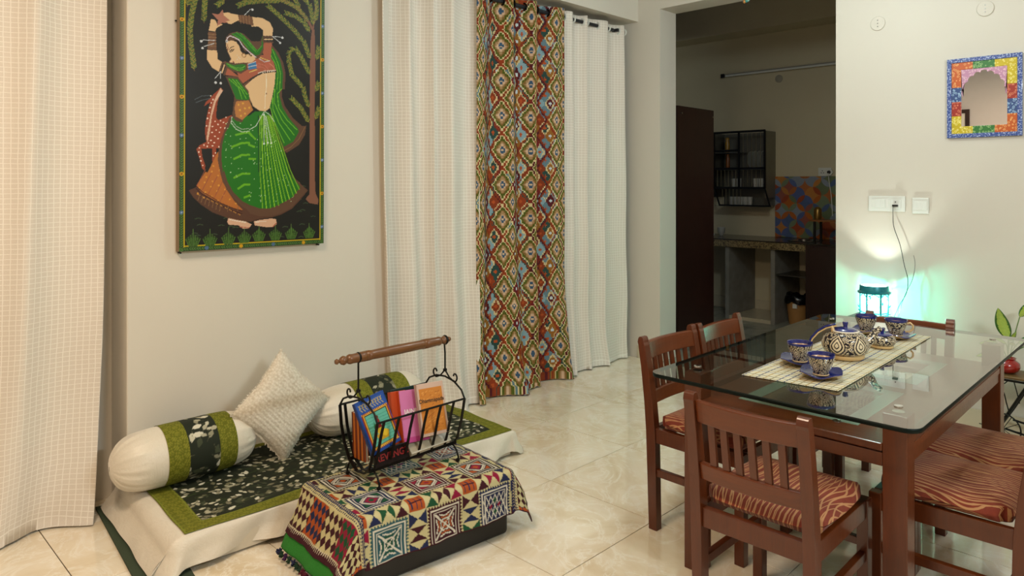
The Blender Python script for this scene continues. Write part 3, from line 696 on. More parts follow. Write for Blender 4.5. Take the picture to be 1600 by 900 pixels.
def curtain(name, label, y0, y1, xc, ztop, folds, amp, m, W=260, H=120, seed=0, spread=(.0, .0), zbot=.006, pud=.06, cols=None, nH=None, sag=0, eb=(0,0), lo=.02):
    rnd = random.Random(seed); u = np.linspace(0, 1, W); hs = np.linspace(0, 1, H)   # h 0 floor..1 top
    ph = [rnd.random()*6 for _ in range(6)]
    U, Hh = np.meshgrid(u, hs); low = np.exp(-Hh*9.0); mid = np.exp(-Hh*3.0)
    wob = .10*np.sin(2*np.pi*(1.3*U)+ph[0]+1.2*Hh)+.05*np.sin(2*np.pi*2.3*U+ph[1]-2.5*Hh)
    phase = 2*np.pi*folds*(U+wob*.35)
    X = xc+amp*(np.sin(phase)*(1-.25*mid)+.25*np.sin(2*phase+ph[2])*(mid))
    X += low*pud*(.55+.45*np.sin(2*np.pi*folds*.5*U+ph[3])) + .012*np.sin(2*np.pi*3*Hh+ph[4]+4*U)*mid
    ya = y0-spread[0]*mid - low*.02; yb = y1+spread[1]*mid+low*lo
    Y = ya+(yb-ya)*U + .012*np.cos(phase)*1
    Z = zbot+(ztop-zbot)*Hh + low*.0
    Z = np.maximum(Z + low*.02*np.sin(phase*.5+ph[5]), zbot)
    X += eb[0]*np.exp(-(U/.05)**2)+eb[1]*np.exp(-((1-U)/.05)**2)
    bot = Hh < .012; Z = np.where(bot, zbot+.004, Z)
    P = np.stack([X, Y, Z], -1)
    seg = np.hypot(np.diff(P[:, :, 0], axis=1), np.diff(P[:, :, 1], axis=1)).mean(0); su = np.concatenate([[0], np.cumsum(seg)])
    UV = np.stack([np.broadcast_to(su, U.shape), (ztop-zbot)*Hh], -1)
    return P, UV
P, UV = curtain('l', '', -3.35, -2.165, -.60, 2.72, 5.2, .028, 'curt_w', seed=3, spread=(.0, -.05), pud=.10, H=140, lo=-.035)
# the left curtain gathers outward at its free edge near the floor
c1 = grid('curtain', P, 'curt_w', uv=UV, thick=.002); tag(c1, 'white checked cotton curtain at the left of the painting', 'curtain')
P, UV = curtain('m', '', -.855, -.055, -.575, 2.72, 4.2, .036, 'curt_w', seed=8, spread=(-.09, .0), pud=.10, eb=(.09, 0))
c2 = grid('curtain', P, 'curt_w', uv=UV, thick=.002); tag(c2, 'white checked curtain hanging between the painting and the patterned curtain', 'curtain')
P, UV = curtain('r', '', .80, 1.585, -.60, 2.72, 3.6, .032, 'curt_w', seed=12, spread=(-.02, 0), pud=.05)
# lift the heading between rings
c3 = grid('curtain', P, 'curt_w', uv=UV, thick=.002); tag(c3, 'white checked curtain on metal rings in the corner beside the kitchen opening', 'curtain')
def grommets(P, parent, m, xr=-.60):
    k = int(np.argmin(abs(P[:, 0, 2]-2.672))); x, y = P[k, :, 0]-xr, P[k, :, 1]
    for i in np.where(np.sign(x[:-1]) != np.sign(x[1:]))[0]:
        MB().lathe([(.019, -.003), (.030, -.003), (.030, .003), (.019, .003), (.019, -.003)], (xr, float(y[i]), 2.672), 28, 'y', caps=False).build('grommet', m, parent, smooth=True)
grommets(P, c3, 'plastic')
# patterned kilim curtain
cell = .0062; nW, nH = 210, 438
P, UV = curtain('p', '', -.075, .775, -.585, 2.72, 3.4, .040, 'print', W=nW+1, H=nH+1, seed=21, spread=(.0, .02), pud=.11)
ii, jj = np.meshgrid(np.arange(nW), np.arange(nH)); ci = ii*cell; cj = jj*cell
Wd, Hd = .196, .236
def kilim(x, y):
    st = .0098; x = (np.floor(x/st)+.5)*st; y = (np.floor(y/st)+.5)*st
    out = np.zeros(x.shape+(3,)); best = np.full(x.shape, 9.); c = lambda h: rgb(h); W2, H2 = Wd/4, Hd/4
    a1 = np.floor((x/W2+y/H2)*.5+.25).astype(int); a2 = np.floor((x/W2-y/H2)*.5+.25).astype(int)
    f1 = (x/W2+y/H2)*.5+.25-a1; f2 = (x/W2-y/H2)*.5+.25-a2; hs_ = (a1*7+a2*13+(a1*a2)*3) % 9; pal = ['#7e300c', '#4e0e16', '#8a340e', '#5a7680', '#6a1418', '#7e300c', '#22403a', '#8a5a1c', '#7c98a0']
    busy = np.zeros(x.shape+(3,))
    for q in range(9): busy[hs_ == q] = c(pal[q])
    ed = np.minimum(np.minimum(f1, 1-f1), np.minimum(f2, 1-f2)); busy[(ed < .13) & ((a1+2*a2) % 4 == 0)] = c('#c8b484'); busy[(np.hypot(f1-.5, f2-.5) < .16)] = c('#a8481a'); busy[(np.hypot(f1-.5, f2-.5) < .17) & (hs_ % 3 == 1)] = c('#b8c4c8')
    imax = int(x.max()/(Wd/2))+2; jmax = int(y.max()/Hd)+2
    for i in range(-1, imax):
        for j in range(-1, jmax):
            cx, cy = i*Wd/2, j*Hd+(i % 2)*Hd/2; dx, dy = (x-cx)/(Wd/2), (y-cy)/(Hd/2); r = abs(dx)+abs(dy); k = r < np.minimum(best, 1.1)
            if not k.any(): continue
            best = np.where(k, r, best)
            if i % 4 in (0, 1):
                o = np.empty(x.shape+(3,)); o[:] = busy; o[r < .90] = c('#cdbd8c'); o[r < .80] = c('#4a540c'); o[r < .62] = c('#7c5c2c'); o[r < .50] = c('#a08058'); o[r < .38] = c('#c8a98c'); o[r < .24] = c('#34506a'); o[r < .08] = c('#c8b090')
                out[k] = o[k]
            else: out[k] = busy[k]; 
            if i % 4 in (2, 3):
                kk = k & (r > .84); out[kk] = c('#4e0e16') if i % 4 == 2 else c('#7e300c')
    return out
C = kilim(ci, cj)
c4 = grid('patterned_curtain', P, 'print', cols=C, thick=.002); tag(c4, 'red and green diamond patterned curtain hanging between two white curtains', 'curtain')
rod = MB().tube([(-.60, -.80, 2.672), (-.60, 1.42, 2.672)], .014, 14).build('curtain_rod', 'rod', smooth=True); tag(rod, 'dark grey metal curtain rod above the right curtains', 'curtain rod')
MB().tube([(-.58, -4.5, 2.672), (-.58, -2.12, 2.672)], .0125, 14).build('rod_left', 'rod')
bpy.data.objects['rod_left'].name = 'curtain_rod.001'; tag(bpy.data.objects['curtain_rod.001'], 'dark grey curtain rod above the far left curtain', 'curtain rod')
grommets(P, c4, 'iron')
MB().b2(-.746, -.57, 1.44, 1.46, 2.66, 2.684).build('bracket', 'rod', rod)
MB().b2(-.746, -.57, -2.2, -2.18, 2.66, 2.684).build('bracket', 'rod', bpy.data.objects['curtain_rod.001'])
# ============================================================ PAINTING
PO = Vector((-.49, -1.9007, 1.1234)); PW, PH = .713, 1.46
nu, nv = 286, 585
U_, V_ = np.meshgrid(np.linspace(0, PW, nu), np.linspace(0, PH, nv)); R_ = Ras(U_, V_, '#1d1c19')
YL = .0205
def frondd(pts, w):
    P = [Vector(p) for p in pts]; R_.line(pts, .003, '#6a5030')
    i = 0
    for a, b in zip(P[:-1], P[1:]):
        L = (b-a).length; n = max(1, int(L/.007)); d = (b-a).normalized(); q = Vector((-d.y, d.x))
        for k in range(n):
            c = a+(b-a)*(k/n); i += 1
            for sg in (-1, 1):
                e = c+q*sg*w-d*w*.9; R_.line([tuple(c), tuple(e)], .0032, '#8a8a34' if (i+sg) % 3 else '#4f7030')
# border
R_.rect(0, YL, 0, PH, '#2a3f22'); R_.rect(PW-YL, PW, 0, PH, '#2a3f22'); R_.rect(0, PW, 0, YL+.003, '#2a3f22'); R_.rect(0, PW, PH-YL, PH, '#2a3f22')
def braid(a, b):
    a, b = Vector(a), Vector(b); L = (b-a).length; d = (b-a)/L; q = Vector((-d.y, d.x)); n = int(L/.011)
    for k in range(n):
        c = a+d*(k*.011); R_.line([tuple(c), tuple(c+d*.007+q*.0065)], .0035, '#466a2c'); R_.line([tuple(c), tuple(c+d*.007-q*.0065)], .0035, '#52783a')
for a, b in (((YL/2-.001, 0), (YL/2-.001, PH)), ((PW-YL/2, 0), (PW-YL/2, PH)), ((0, YL/2+.001), (PW, YL/2+.001))): braid(a, b)
for x in (YL+.001, PW-YL-.001): R_.line([(x, YL), (x, PH)], .0045, '#b8a018')
R_.line([(YL, YL+.003), (PW-YL, YL+.003)], .0045, '#b8a018')
for k in range(9):
    for x in (YL/2-.001, PW-YL/2):
        y = .178+k*.175 - (.09 if x > .1 else 0)
        R_.dot(x, y, .0095, '#c0921c' if k % 2 else '#4a6484'); R_.dot(x, y, .004, '#7a4a18' if k % 2 else '#8aa0b8')
for k in range(4): R_.dot(.12+k*.16, YL/2, .009, '#4a6484' if k % 2 == 0 else '#c0921c')
for L_ in PAINT.strip().split('\n'):
    k, c, w, *p = L_.split(); w = float(w); pts = [tuple(float(q)/1e4 for q in s.split(',')) for s in p]
    if k == 'P': R_.poly(pts, c)
    elif k == 'L': R_.line(pts, max(w, .003), c)
    elif k == 'D':
        for x, y in pts: R_.dot(x, y, max(w, .0019), c)
    elif k == 'F': frondd(pts, w)
    elif k == 'T':
        x, y = pts[0]
        for a in range(-6, 7):
            h = .058-abs(a)*.0045; R_.line([(x+a*.0030, y), (x+a*.0052, y+h)], .004, '#2c4a1c' if a % 2 else '#4a6a2c')
        R_.line([(x, y), (x, y+.075)], .003, '#5a7a3c')
for s_ in (-1, 1):   # keep the trunk outside the border
    pass
pt = thing('framed_painting', 'tall painting of a woman in green dress with deer, hung on left wall', 'painting', (-.51, -1.545, 1.12))
Pp = np.stack([np.full(U_.shape, -.4855), PO.y+U_, PO.z+V_], -1); rot = math.radians(-.395)
yy, zz = Pp[..., 1]-PO.y, Pp[..., 2]-PO.z; Pp[..., 1] = PO.y+yy*math.cos(rot)-zz*math.sin(rot)*0; Pp[..., 2] = PO.z+zz*1.0+yy*math.sin(rot)
Pp[..., 0] += .008*zz
pc = grid('picture', Pp[::-1] if False else Pp, 'paint', pt, cols=R_.A)
def pq(u, v, x): return (x+.008*v, PO.y+u, PO.z+v+u*math.sin(rot))
fr = MB(); fr.hexa([pq(0, 0, -.5245), pq(0, 0, -.4865), pq(PW, 0, -.4865), pq(PW, 0, -.5245)], [pq(0, PH, -.5245), pq(0, PH, -.4865), pq(PW, PH, -.4865), pq(PW, PH, -.5245)])
fr.build('backing_board', plain('board_edge', '#8a7458', .7), pt)
for u in (.012, PW-.02):
    MB().tube([pq(u, -.007, -.526), pq(u, -.007, -.500)], .004, 10).build('bolt', 'iron', pt, smooth=True)
for u in (.0, PW): MB().tube([pq(u-.004 if u == 0 else u+.004, 1.05, -.526), pq(u-.004 if u == 0 else u+.004, 1.05, -.520)], .004, 8).build('bolt', 'iron', pt)
# ============================================================ FLOOR BED
def drapef(a, b, r, tilt, s, t):
    qs, qt = np.clip(s, 0, a), np.clip(t, 0, b); ds, dt = s-qs, t-qt; d = np.hypot(ds, dt); dd = np.where(d > 1e-9, d, 1)
    arc = r*math.pi/2; th = np.clip(d/r, 0, math.pi/2); ov = np.maximum(d-arc, 0)
    out = r*np.sin(th)+ov*math.sin(tilt); down = r*(1-np.cos(th))+ov*math.cos(tilt)
    return qs+ds/dd*out, qt+dt/dd*out, down, d, np.arctan2(dt, ds), (abs(ds) > 1e-6) & (abs(dt) > 1e-6)
def bil(c00, c10, c11, c01, x, y):   # corners at (0,0),(1,0),(1,1),(0,1)
    c = [np.array(k, float) for k in (c00, c10, c11, c01)]; x = x[..., None]; y = y[..., None]
    return c[0]*(1-x)*(1-y)+c[1]*x*(1-y)+c[2]*x*y+c[3]*(1-x)*y
MA, MBl = .78, 1.58     # s from the wall to the room, t along the wall
MC = ((-.60, -2.06), (.165, -2.11), (.235, -.52), (-.50, -.47)); MZ = .135
def mat_surface(s, t, lift=0, r=.055, wr=1):
    hx, hy, dn, d, ang, cor = drapef(MA, MBl, r, .62, s, t)
    rp = np.where(d > .02, wr*(d-.02)*(.16*np.sin(t*13+s*9)+.10*np.sin(t*29+s*23+2)), 0)
    hx = np.where(hx > MA, MA+(hx-MA)*.30+rp*(t < MBl), hx); hy = np.where(hy > MBl, MBl+(hy-MBl)*.85, np.where(hy < 0, hy*1.12+rp*.12, hy)); xy = bil(*MC, hx/MA, hy/MBl)
    z = MZ-dn+lift + wr*(.004*np.sin(7*s+3*t)*np.sin(5*t)+.0025*np.sin(19*s-11*t)) *(d < .01)
    z = np.maximum(z, .006)
    return np.concatenate([xy, z[..., None]], -1)
s_, t_ = np.meshgrid(np.linspace(-.13, MA+.15, 110), np.linspace(-.165, MBl+.15, 190))
silk = NT('cream_silk'); n = silk.noise(silk.coord('Object', (6, 60, 60)), 4, 4); silk.col(silk.mix(n, '#d6ccb8', '#e4dccc')); silk.set(Roughness=.42, Sheen_Weight=.3); silk.bump(silk.noise(silk.coord('Object', (1, 1, 1)), 9, 5, .6, .8), .5, .012); M['silk'] = silk.m
bed = thing('floor_mattress', 'low floor mattress under cream sheet with green leaf print cover, below painting', 'mattress', (-.15, -1.3, 0))
grid('sheet', mat_surface(s_, t_), 'silk', bed)
hx = MB(); cc = [(*MC[0], .01), (*MC[1], .01), (*MC[2], .01), (*MC[3], .01)]
hx.hexa(cc, [(x, y, .12) for x, y, z in cc]).build('mattress_core', plain('ticking', '#cfc4ae', .8), bed)
MB().hexa([(-.66, -2.185, .001), (.16, -2.262, .001), (.24, -2.1, .001), (-.6, -2.0, .001)], [(-.66, -2.185, .010), (.16, -2.262, .010), (.24, -2.1, .010), (-.6, -2.0, .010)]).build('under_mat', plain('green_mat', '#33402c', .95, var=.5, vs=300, bs=.5), bed)
# leaf print
def leafprint(Rs, u0, u1, v0, v1, n, L=.022, seed=1):
    rnd = random.Random(seed)
    for k in range(n):
        x, y, a = u0+rnd.random()*(u1-u0), v0+rnd.random()*(v1-v0), rnd.random()*6.28; c = rnd.choice(['#a8a48c', '#8c8870', '#c0bca4', '#6c6a50', '#74705a', '#d0ccb8', '#3e4430'])
        l = L*(.55+.75*rnd.random()); w = l*.27; pts = []
        for q in range(10):
            f = q/9; pts.append((f*l, w*math.sin(math.pi*f**.8)))
        pts += [(p[0], -p[1]) for p in pts[::-1]]
        ca, sa = math.cos(a), math.sin(a); Rs.poly([(x+p[0]*ca-p[1]*sa, y+p[0]*sa+p[1]*ca) for p in pts], c)
        Rs.line([(x-ca*l*.4, y-sa*l*.4), (x, y)], .0024, '#4a4a34')
def greenband(Rs, u0, u1, v0, v1):
    sl = Rs.box(u0, u1, v0, v1); U = Rs.U[sl]; V = Rs.V[sl]
    f = (np.sin(U*330+2*np.sin(V*160))*np.sin(V*330+2*np.sin(U*160)) > .12); Rs.A[sl] = rgb('#5f6210'); Rs.A[sl][f] = rgb('#7c7c24')
s0, s1, t0, t1 = .0, MA+.005, -.0, MBl+.01
s_, t_ = np.meshgrid(np.linspace(s0, s1, 250), np.linspace(t0, t1, 500)); Rm = Ras(s_, t_, '#1e2416'); rnd = random.Random(7)
for k in range(700): x, y = s0+rnd.random()*(s1-s0), t0+rnd.random()*(t1-t0); Rm.line([(x, y), (x+rnd.uniform(-.02, .02), y+rnd.uniform(.02, .06))], .005, rnd.choice(['#2c3a1a', '#141a0e', '#34421e', '#2a2a18']))
leafprint(Rm, s0, s1, t0, t1, 1250, .030)
B_ = .085
greenband(Rm, s0, s1, t0, t0+B_); greenband(Rm, s0, s1, t1-B_, t1); greenband(Rm, s1-B_, s1, t0, t1); greenband(Rm, s0, s0+B_, t0, t1)
for o_ in (.006, B_-.006):
    for a in (Rm.line([(s1-o_, t0+o_), (s1-o_, t1-o_)], .004, '#7a8430'), Rm.line([(s0, t0+o_), (s1-o_, t0+o_)], .004, '#7a8430')): pass
grid('leaf_cover', mat_surface(s_, t_, .0035), 'print', bed, cols=Rm.A)
# bolsters
def bolster(name, label, y0, y1, xc, zc, r, seed, tilt=0):
    t = thing(name, label, 'bolster', (xc, (y0+y1)/2, zc-r)); L = y1-y0
    prof = lambda f: r*min(1, (1-abs(2*f-1)**5.5)**.5*1.0+0) if 0 < f < 1 else 0
    def seg(f0, f1, nn, nm, m, ras=None, off=0):
        fs = np.linspace(f0, f1, nn); th = np.linspace(0, 2*np.pi, 97)[:-1]; F, T = np.meshgrid(fs, th, indexing='ij')
        rr = np.array([max(.003, prof(f)) for f in fs])[:, None]+off+0*T
        e = np.clip(abs(2*F-1)-.55, 0, 1); rr = rr*(1+.07*e*np.sin(13*T+seed)+.05*e*np.sin(22*T+1.7*seed)+.03*e*np.sin(37*T))
        zsq = np.where(np.sin(T) < -.6, .96, 1)
        P = np.stack([xc+rr*np.cos(T), y0+L*F+.0*T+tilt*0, zc+rr*np.sin(T)*zsq], -1)
        return grid(nm, P, m, t, cols=ras, close_u=True)
    seg(0.0005, .9995, 80, 'cushion_cover', 'silk')
    for a, b, kind in ((.31, .45, 'g'), (.45, .66, 'l'), (.66, .79, 'g')):
        th = np.linspace(0, 2*np.pi*r, 97)[:-1]; nn = max(30, int((b-a)*L/.0035)); yv = np.linspace(a*L, b*L, nn)
        th2 = np.linspace(0, 2*np.pi*r, 240, endpoint=False); U, V = np.meshgrid(th2, yv)
        Rb = Ras(U, V, '#20261a')
        if kind == 'g': greenband(Rb, -1, 9, -9, 9)
        else: leafprint(Rb, 0, 2*np.pi*r, a*L, b*L, 70, .040, seed)
        F = V/L; rr = np.vectorize(lambda f: max(.003, prof(f)))(F)+.0022; T = U/r; zsq = np.where(np.sin(T) < -.6, .96, 1)
        P = np.stack([xc+rr*np.cos(T), y0+V, zc+rr*np.sin(T)*zsq], -1)
        grid('leaf_print_band' if kind == 'l' else 'green_border_band', P, 'print', t, cols=Rb.A, close_u=True)
    for e, sg in ((y0, 1), (y1, -1)): MB().lathe([(.0, 0), (.012, .002*sg), (.014, .012*sg)], (xc, e, zc), 16, 'y').build('end_button', 'silk', t, smooth=True)
    return t
bolster('bolster', 'cream bolster with green bands beside the left curtain', -2.21, -1.615, -.365, .262, .128, 1)
bolster('bolster', 'cream bolster with green bands behind the magazine rack', -1.335, -.66, -.365, .262, .128, 5)
# crochet cushion standing on a corner
cr = NT('crochet_yarn'); v = cr.coord('Object', (1, 1, 1)); wv = cr.n('ShaderNodeTexVoronoi'); cr.v(wv.inputs['Vector'], v); wv.inputs['Scale'].default_value = 95; cr.col(cr.mix(wv.outputs['Distance'], '#e6dfd0', '#c4b8a2')); cr.set(Roughness=.95, Sheen_Weight=.2); cr.bump(wv.outputs['Distance'], .5, -.003); M['crochet'] = cr.m
n = 61; a_, b_ = np.meshgrid(np.linspace(-1, 1, n), np.linspace(-1, 1, n)); hs = .168
def pillow(sign):
    th = .052*np.maximum(0, (1-a_**4)*(1-b_**4))**.6*sign + .0025*np.sin(a_*60)*(1-a_**6)*(1-b_**6)*(abs(b_) < .97)
    pin = 1-.10*(1-np.maximum(abs(a_), abs(b_))**2*0)*(np.maximum(abs(a_), abs(b_))**3)*(1-np.minimum(abs(a_), abs(b_)))**1.0
    A, B = a_*hs*pin, b_*hs*pin
    c, s = math.cos(math.pi/4-.05), math.sin(math.pi/4-.05); y, z = A*c-B*s, (A*s+B*c)*1.08
    lean = .16
    return np.stack([-.30+th*math.cos(lean)-z*math.sin(lean), -1.505+y, .375+z+th*math.sin(lean)], -1)
cu = thing('crochet_cushion', 'white crocheted square cushion standing on its corner between the bolsters', 'cushion', (-.3, -1.505, .14))
grid('cushion_front', pillow(1), 'crochet', cu); grid('cushion_back', pillow(-1), 'crochet', cu)
fr = MB(); Pz = pillow(0); edge = [Pz[0, i] for i in range(n)]+[Pz[i, -1] for i in range(n)]+[Pz[-1, n-1-i] for i in range(n)]+[Pz[n-1-i, 0] for i in range(n)]
rnd = random.Random(5); cen = np.array([-.3, -1.505, .375])
for i in range(0, len(edge), 1):
    p = Vector(edge[i]); d = (p-Vector(cen)).normalized(); fr.tube([p-d*.003, p+d*(.004+.006*rnd.random())+Vector((rnd.uniform(-.003, .003),)*3)], .0022, 5)
fr.build('fringe', 'crochet', cu, kind='stuff')
# ============================================================ BENCH + QUILT
BZ = .256; BA, BB = .42, .655
BC = ((.345, -1.715), (.757, -1.745), (.828, -1.095), (.415, -1.06))
be = MB(); b0 = [(x, y, .0) for x, y in BC]; be.hexa(b0, [(x, y, BZ-.004) for x, y in BC])
bench = be.build('low_bench', 'leather', bevel=.018, segs=4); tag(bench, 'low black leatherette bench covered by a patchwork quilt', 'bench')
FD, LD = .185, .19
s_, t_ = np.meshgrid(np.linspace(-.12, BA+FD, 240), np.linspace(-LD, BB+LD, 330))
Q = Ras(s_, t_, '#bdb486'); rq = random.Random(9)
cM, cN, cG, cR, cO, cK, cW, cT, cP = '#3a0c18', '#1a2246', '#14482a', '#840e32', '#a04a18', '#120f15', '#cbc5b4', '#28525a', '#642a70'
def hour(x, y, w, h, c, vert):
    if vert: Q.poly([(x, y), (x+w, y), (x+w/2, y+h/2)], c); Q.poly([(x, y+h), (x+w, y+h), (x+w/2, y+h/2)], c)
    else: Q.poly([(x, y), (x, y+h), (x+w/2, y+h/2)], c); Q.poly([(x+w, y), (x+w, y+h), (x+w/2, y+h/2)], c)
def block(x, y, n, ink, c1, c2, kind):
    Q.rect(x, x+n, y, y+n, ink); m = 13
    for k in range(m):
        a = n*k/m
        for px, py, dx, dy in ((x+a, y, 0, 1), (x+a, y+n, 0, -1)): Q.poly([(px, py), (px+n/m, py), (px+n/m/2, py+dy*.011)], '#bdb486')
        for px, py, dx in ((x, y+a, 1), (x+n, y+a, -1)): Q.poly([(px, py), (px, py+n/m), (px+dx*.011, py+n/m/2)], '#bdb486')
    def ring(o, w, c):
        p = [(x+o, y+o), (x+n-o, y+o), (x+n-o, y+n-o), (x+o, y+n-o), (x+o, y+o)]; Q.line(p, w, c)
    ring(.017, .0055, cW); ring(.029, .0035, cW)
    cx, cy = x+n/2, y+n/2; i0 = n/2-.036
    if kind == 0:
        for sg in (-1, 1):
            Q.line([(cx-i0, cy-sg*i0), (cx+i0, cy+sg*i0)], .007, cW)
        for q in range(4):
            a = q*math.pi/2; ca, sa = math.cos(a), math.sin(a)
            for k in range(1, 5):
                d = k*i0/4.4; p = [(d, -d*.62), (d*.72+.004, 0), (d, d*.62)]
                Q.line([(cx+u*ca-v*sa, cy+u*sa+v*ca) for u, v in p], .0052, (c1 if k % 2 else cW))
    elif kind == 1:
        for k, w in ((i0, cW), (i0*.62, c1), (i0*.3, c2)):
            Q.poly([(cx-k, cy), (cx, cy-k), (cx+k, cy), (cx, cy+k)], w)
            Q.poly([(cx-k*.8, cy), (cx, cy-k*.8), (cx+k*.8, cy), (cx, cy+k*.8)], ink if w == cW else w)
        for sx in (-1, 1):
            for sy in (-1, 1):
                Q.poly([(cx+sx*i0, cy+sy*i0), (cx+sx*i0, cy+sy*i0*.35), (cx+sx*i0*.35, cy+sy*i0)], c2); Q.line([(cx+sx*i0*.95, cy+sy*i0*.2), (cx+sx*i0*.2, cy+sy*i0*.95)], .004, cW)
    else:
        for k in range(-2, 3):
            Q.line([(cx-i0, cy+k*i0*.5-i0*.5), (cx+i0, cy+k*i0*.5+i0*.5)], .0045, cW); Q.line([(cx-i0, cy+k*i0*.5+i0*.5), (cx+i0, cy+k*i0*.5-i0*.5)], .0045, cW)
        for sx, sy, c in ((0, -.5, c1), (0, .5, c1), (-.5, 0, c2), (.5, 0, c2)):
            r_ = i0*.24; Q.poly([(cx+sx*i0-r_, cy+sy*i0), (cx+sx*i0, cy+sy*i0-r_), (cx+sx*i0+r_, cy+sy*i0), (cx+sx*i0, cy+sy*i0+r_)], c)
per, n = .232, .160; g_ = per-n
kinds = [(cK, cW, cO, 1), (cT, cP, cR, 2), (cN, cO, cG, 0), (cN, cR, cG, 1), (cM, cO, cR, 1), (cK, cR, cO, 1), (cT, cG, cO, 0), (cM, cO, cN, 0), (cN, cR, cG, 2)]
cols2 = [cM, cN, cG, cM, cR, cN]
for i in range(-1, 4):
    for j in range(-1, 4):
        x, y = BA-.165-per+i*per-.02, .02+j*per
        ink, c1_, c2_, kd = kinds[(i*3+j) % 9]
        w3 = n/3
        for q in range(3):
            hour(x+n, y+q*w3, g_, w3, cols2[(i+j+q) % 6], q % 2); hour(x+q*w3, y+n, w3, g_, cols2[(i*2+j+q+1) % 6], (q+1) % 2)
        Q.rect(x+n+.003, x+per-.003, y+n+.003, y+per-.003, cO)
        for q in range(3): Q.line([(x+n+.012, y+n+.015+q*.02), (x+per-.012, y+n+.015+q*.02)], .004, cN)
        Q.line([(x+n+g_/2, y+n+.01), (x+n+g_/2, y+per-.01)], .004, cM)
        block(x, y, n, ink, c1_, c2_, kd)
for sg, e0 in ((-1, 0.005), (1, BB-.005)):    # side borders that hang at the two ends
    o = lambda q: e0+sg*q
    a, b = sorted((o(.0), o(.30))); Q.rect(-9, 9, a, b, '#bdb486'); a, b = sorted((o(.0), o(.026))); Q.rect(-9, 9, a, b, cN)
    for k in range(60):
        x = -.12+k*.0125; Q.poly([(x, o(.018)), (x+.0125, o(.018)), (x+.006, o(.030))], '#bdb486'); Q.line([(x, o(.006)), (x+.008, o(.012))], .003, '#b8a880')
    cs = .034
    sl = Q.box(-9, 9, *sorted((o(.034), o(.166)))); Ud, Vd = Q.U[sl], abs(Q.V[sl]-o(.034)); a1 = np.floor((Ud/cs+Vd/cs*.8)).astype(int); a2 = np.floor((Ud/cs-Vd/cs*.8)).astype(int); g3 = np.floor((Ud+.12)/.118).astype(int) % 4
    for gi, pal in enumerate(((cR, cG), (cM, '#bdb486'), (cO, cN), ('#bdb486', cM))):
        for q in (0, 1): Q.A[sl][(g3 == gi) & ((a1+a2) % 2 == q)] = rgb(pal[q])
    a, b = sorted((o(.168), o(.30))); Q.rect(-9, 9, a, b, cM)
    for k in range(60):
        x = -.12+k*.0125; Q.poly([(x, o(.166)), (x+.008, o(.166)), (x+.004, o(.182))], '#c8c0a8')
Q.rect(BA+FD-.006, 9, -9, 9, cM)
def quilt_surface(s, t, lift, A=0):
    hx, hy, dn, d, ang, cor = drapef(BA, BB, .022, .10, s, t)
    rip = np.where(cor, .05*np.sin(2*ang*2)*np.clip(d-.03, 0, 1), 0)+np.where(d > .03, (.006*np.sin(t*26+1)+.004*np.sin(s*31))*np.clip((d-.03)/.1, 0, 1), 0)
    ux, uy = np.cos(ang), np.sin(ang); fl_ = np.where(t > BB, np.clip(d-.03, 0, 1)*.38, np.where(t < 0, np.clip(d-.02, 0, 1)*.30, 0))
    hx = hx+ux*(rip+abs(fl_)*.2); hy = hy+uy*(rip+fl_)
    xy = bil(*BC, hx/BA, hy/BB); z = BZ+lift-dn+.0015*np.sin(s*90)*np.sin(t*90)+abs(fl_)*.25
    z = np.maximum(z, .010+lift*.3)
    return np.concatenate([xy, z[..., None]], -1)
qu = thing('patchwork_quilt', 'multicoloured patchwork quilt draped over the low black bench', 'quilt', (.58, -1.4, .2))
grid('quilt_cloth', quilt_surface(s_, t_, .008), 'print', qu, cols=Q.A, thick=.004)
s2, t2 = np.meshgrid(np.linspace(.0, BA-.005, 60), np.linspace(-LD-.052, .0, 40))
gr = NT('green_lining'); gr.col(gr.mix(gr.noise(gr.coord(), 200, 3), '#1c6a1c', '#2c8a2a')); gr.set(Roughness=.9); gr.bump(gr.noise(gr.coord(), 300), .6, .003); M['green_lining'] = gr.m
grid('green_lining', quilt_surface(s2, t2, .002)+np.array([.0, .006, 0]), 'green_lining', qu, thick=.003)
rnd = random.Random(3)
for k in range(13):
    sx = .01+k*.030; p = quilt_surface(np.array([[sx]]), np.array([[-LD-.052]]), .002)[0, 0]; c = rnd.choice(['#5a0f24', '#1c2040', '#6a1a1a', '#3a1040', '#1c3a24'])
    mb = MB()
    for q in range(16):
        a, b = rnd.random()*6.28, rnd.random()*3.0-1.5; d = Vector((math.cos(a)*math.cos(b), math.sin(a)*math.cos(b), math.sin(b)))*.013; cc_ = Vector((p[0], p[1]-.003, max(.016, p[2]-.010))); e = cc_+d; e.z = max(e.z, .003)
        mb.tube([cc_, e], [.005, .0025], 5)
    mb.build('tassel', plain('tassel_yarn', c, .9, var=.4, vs=200), qu)
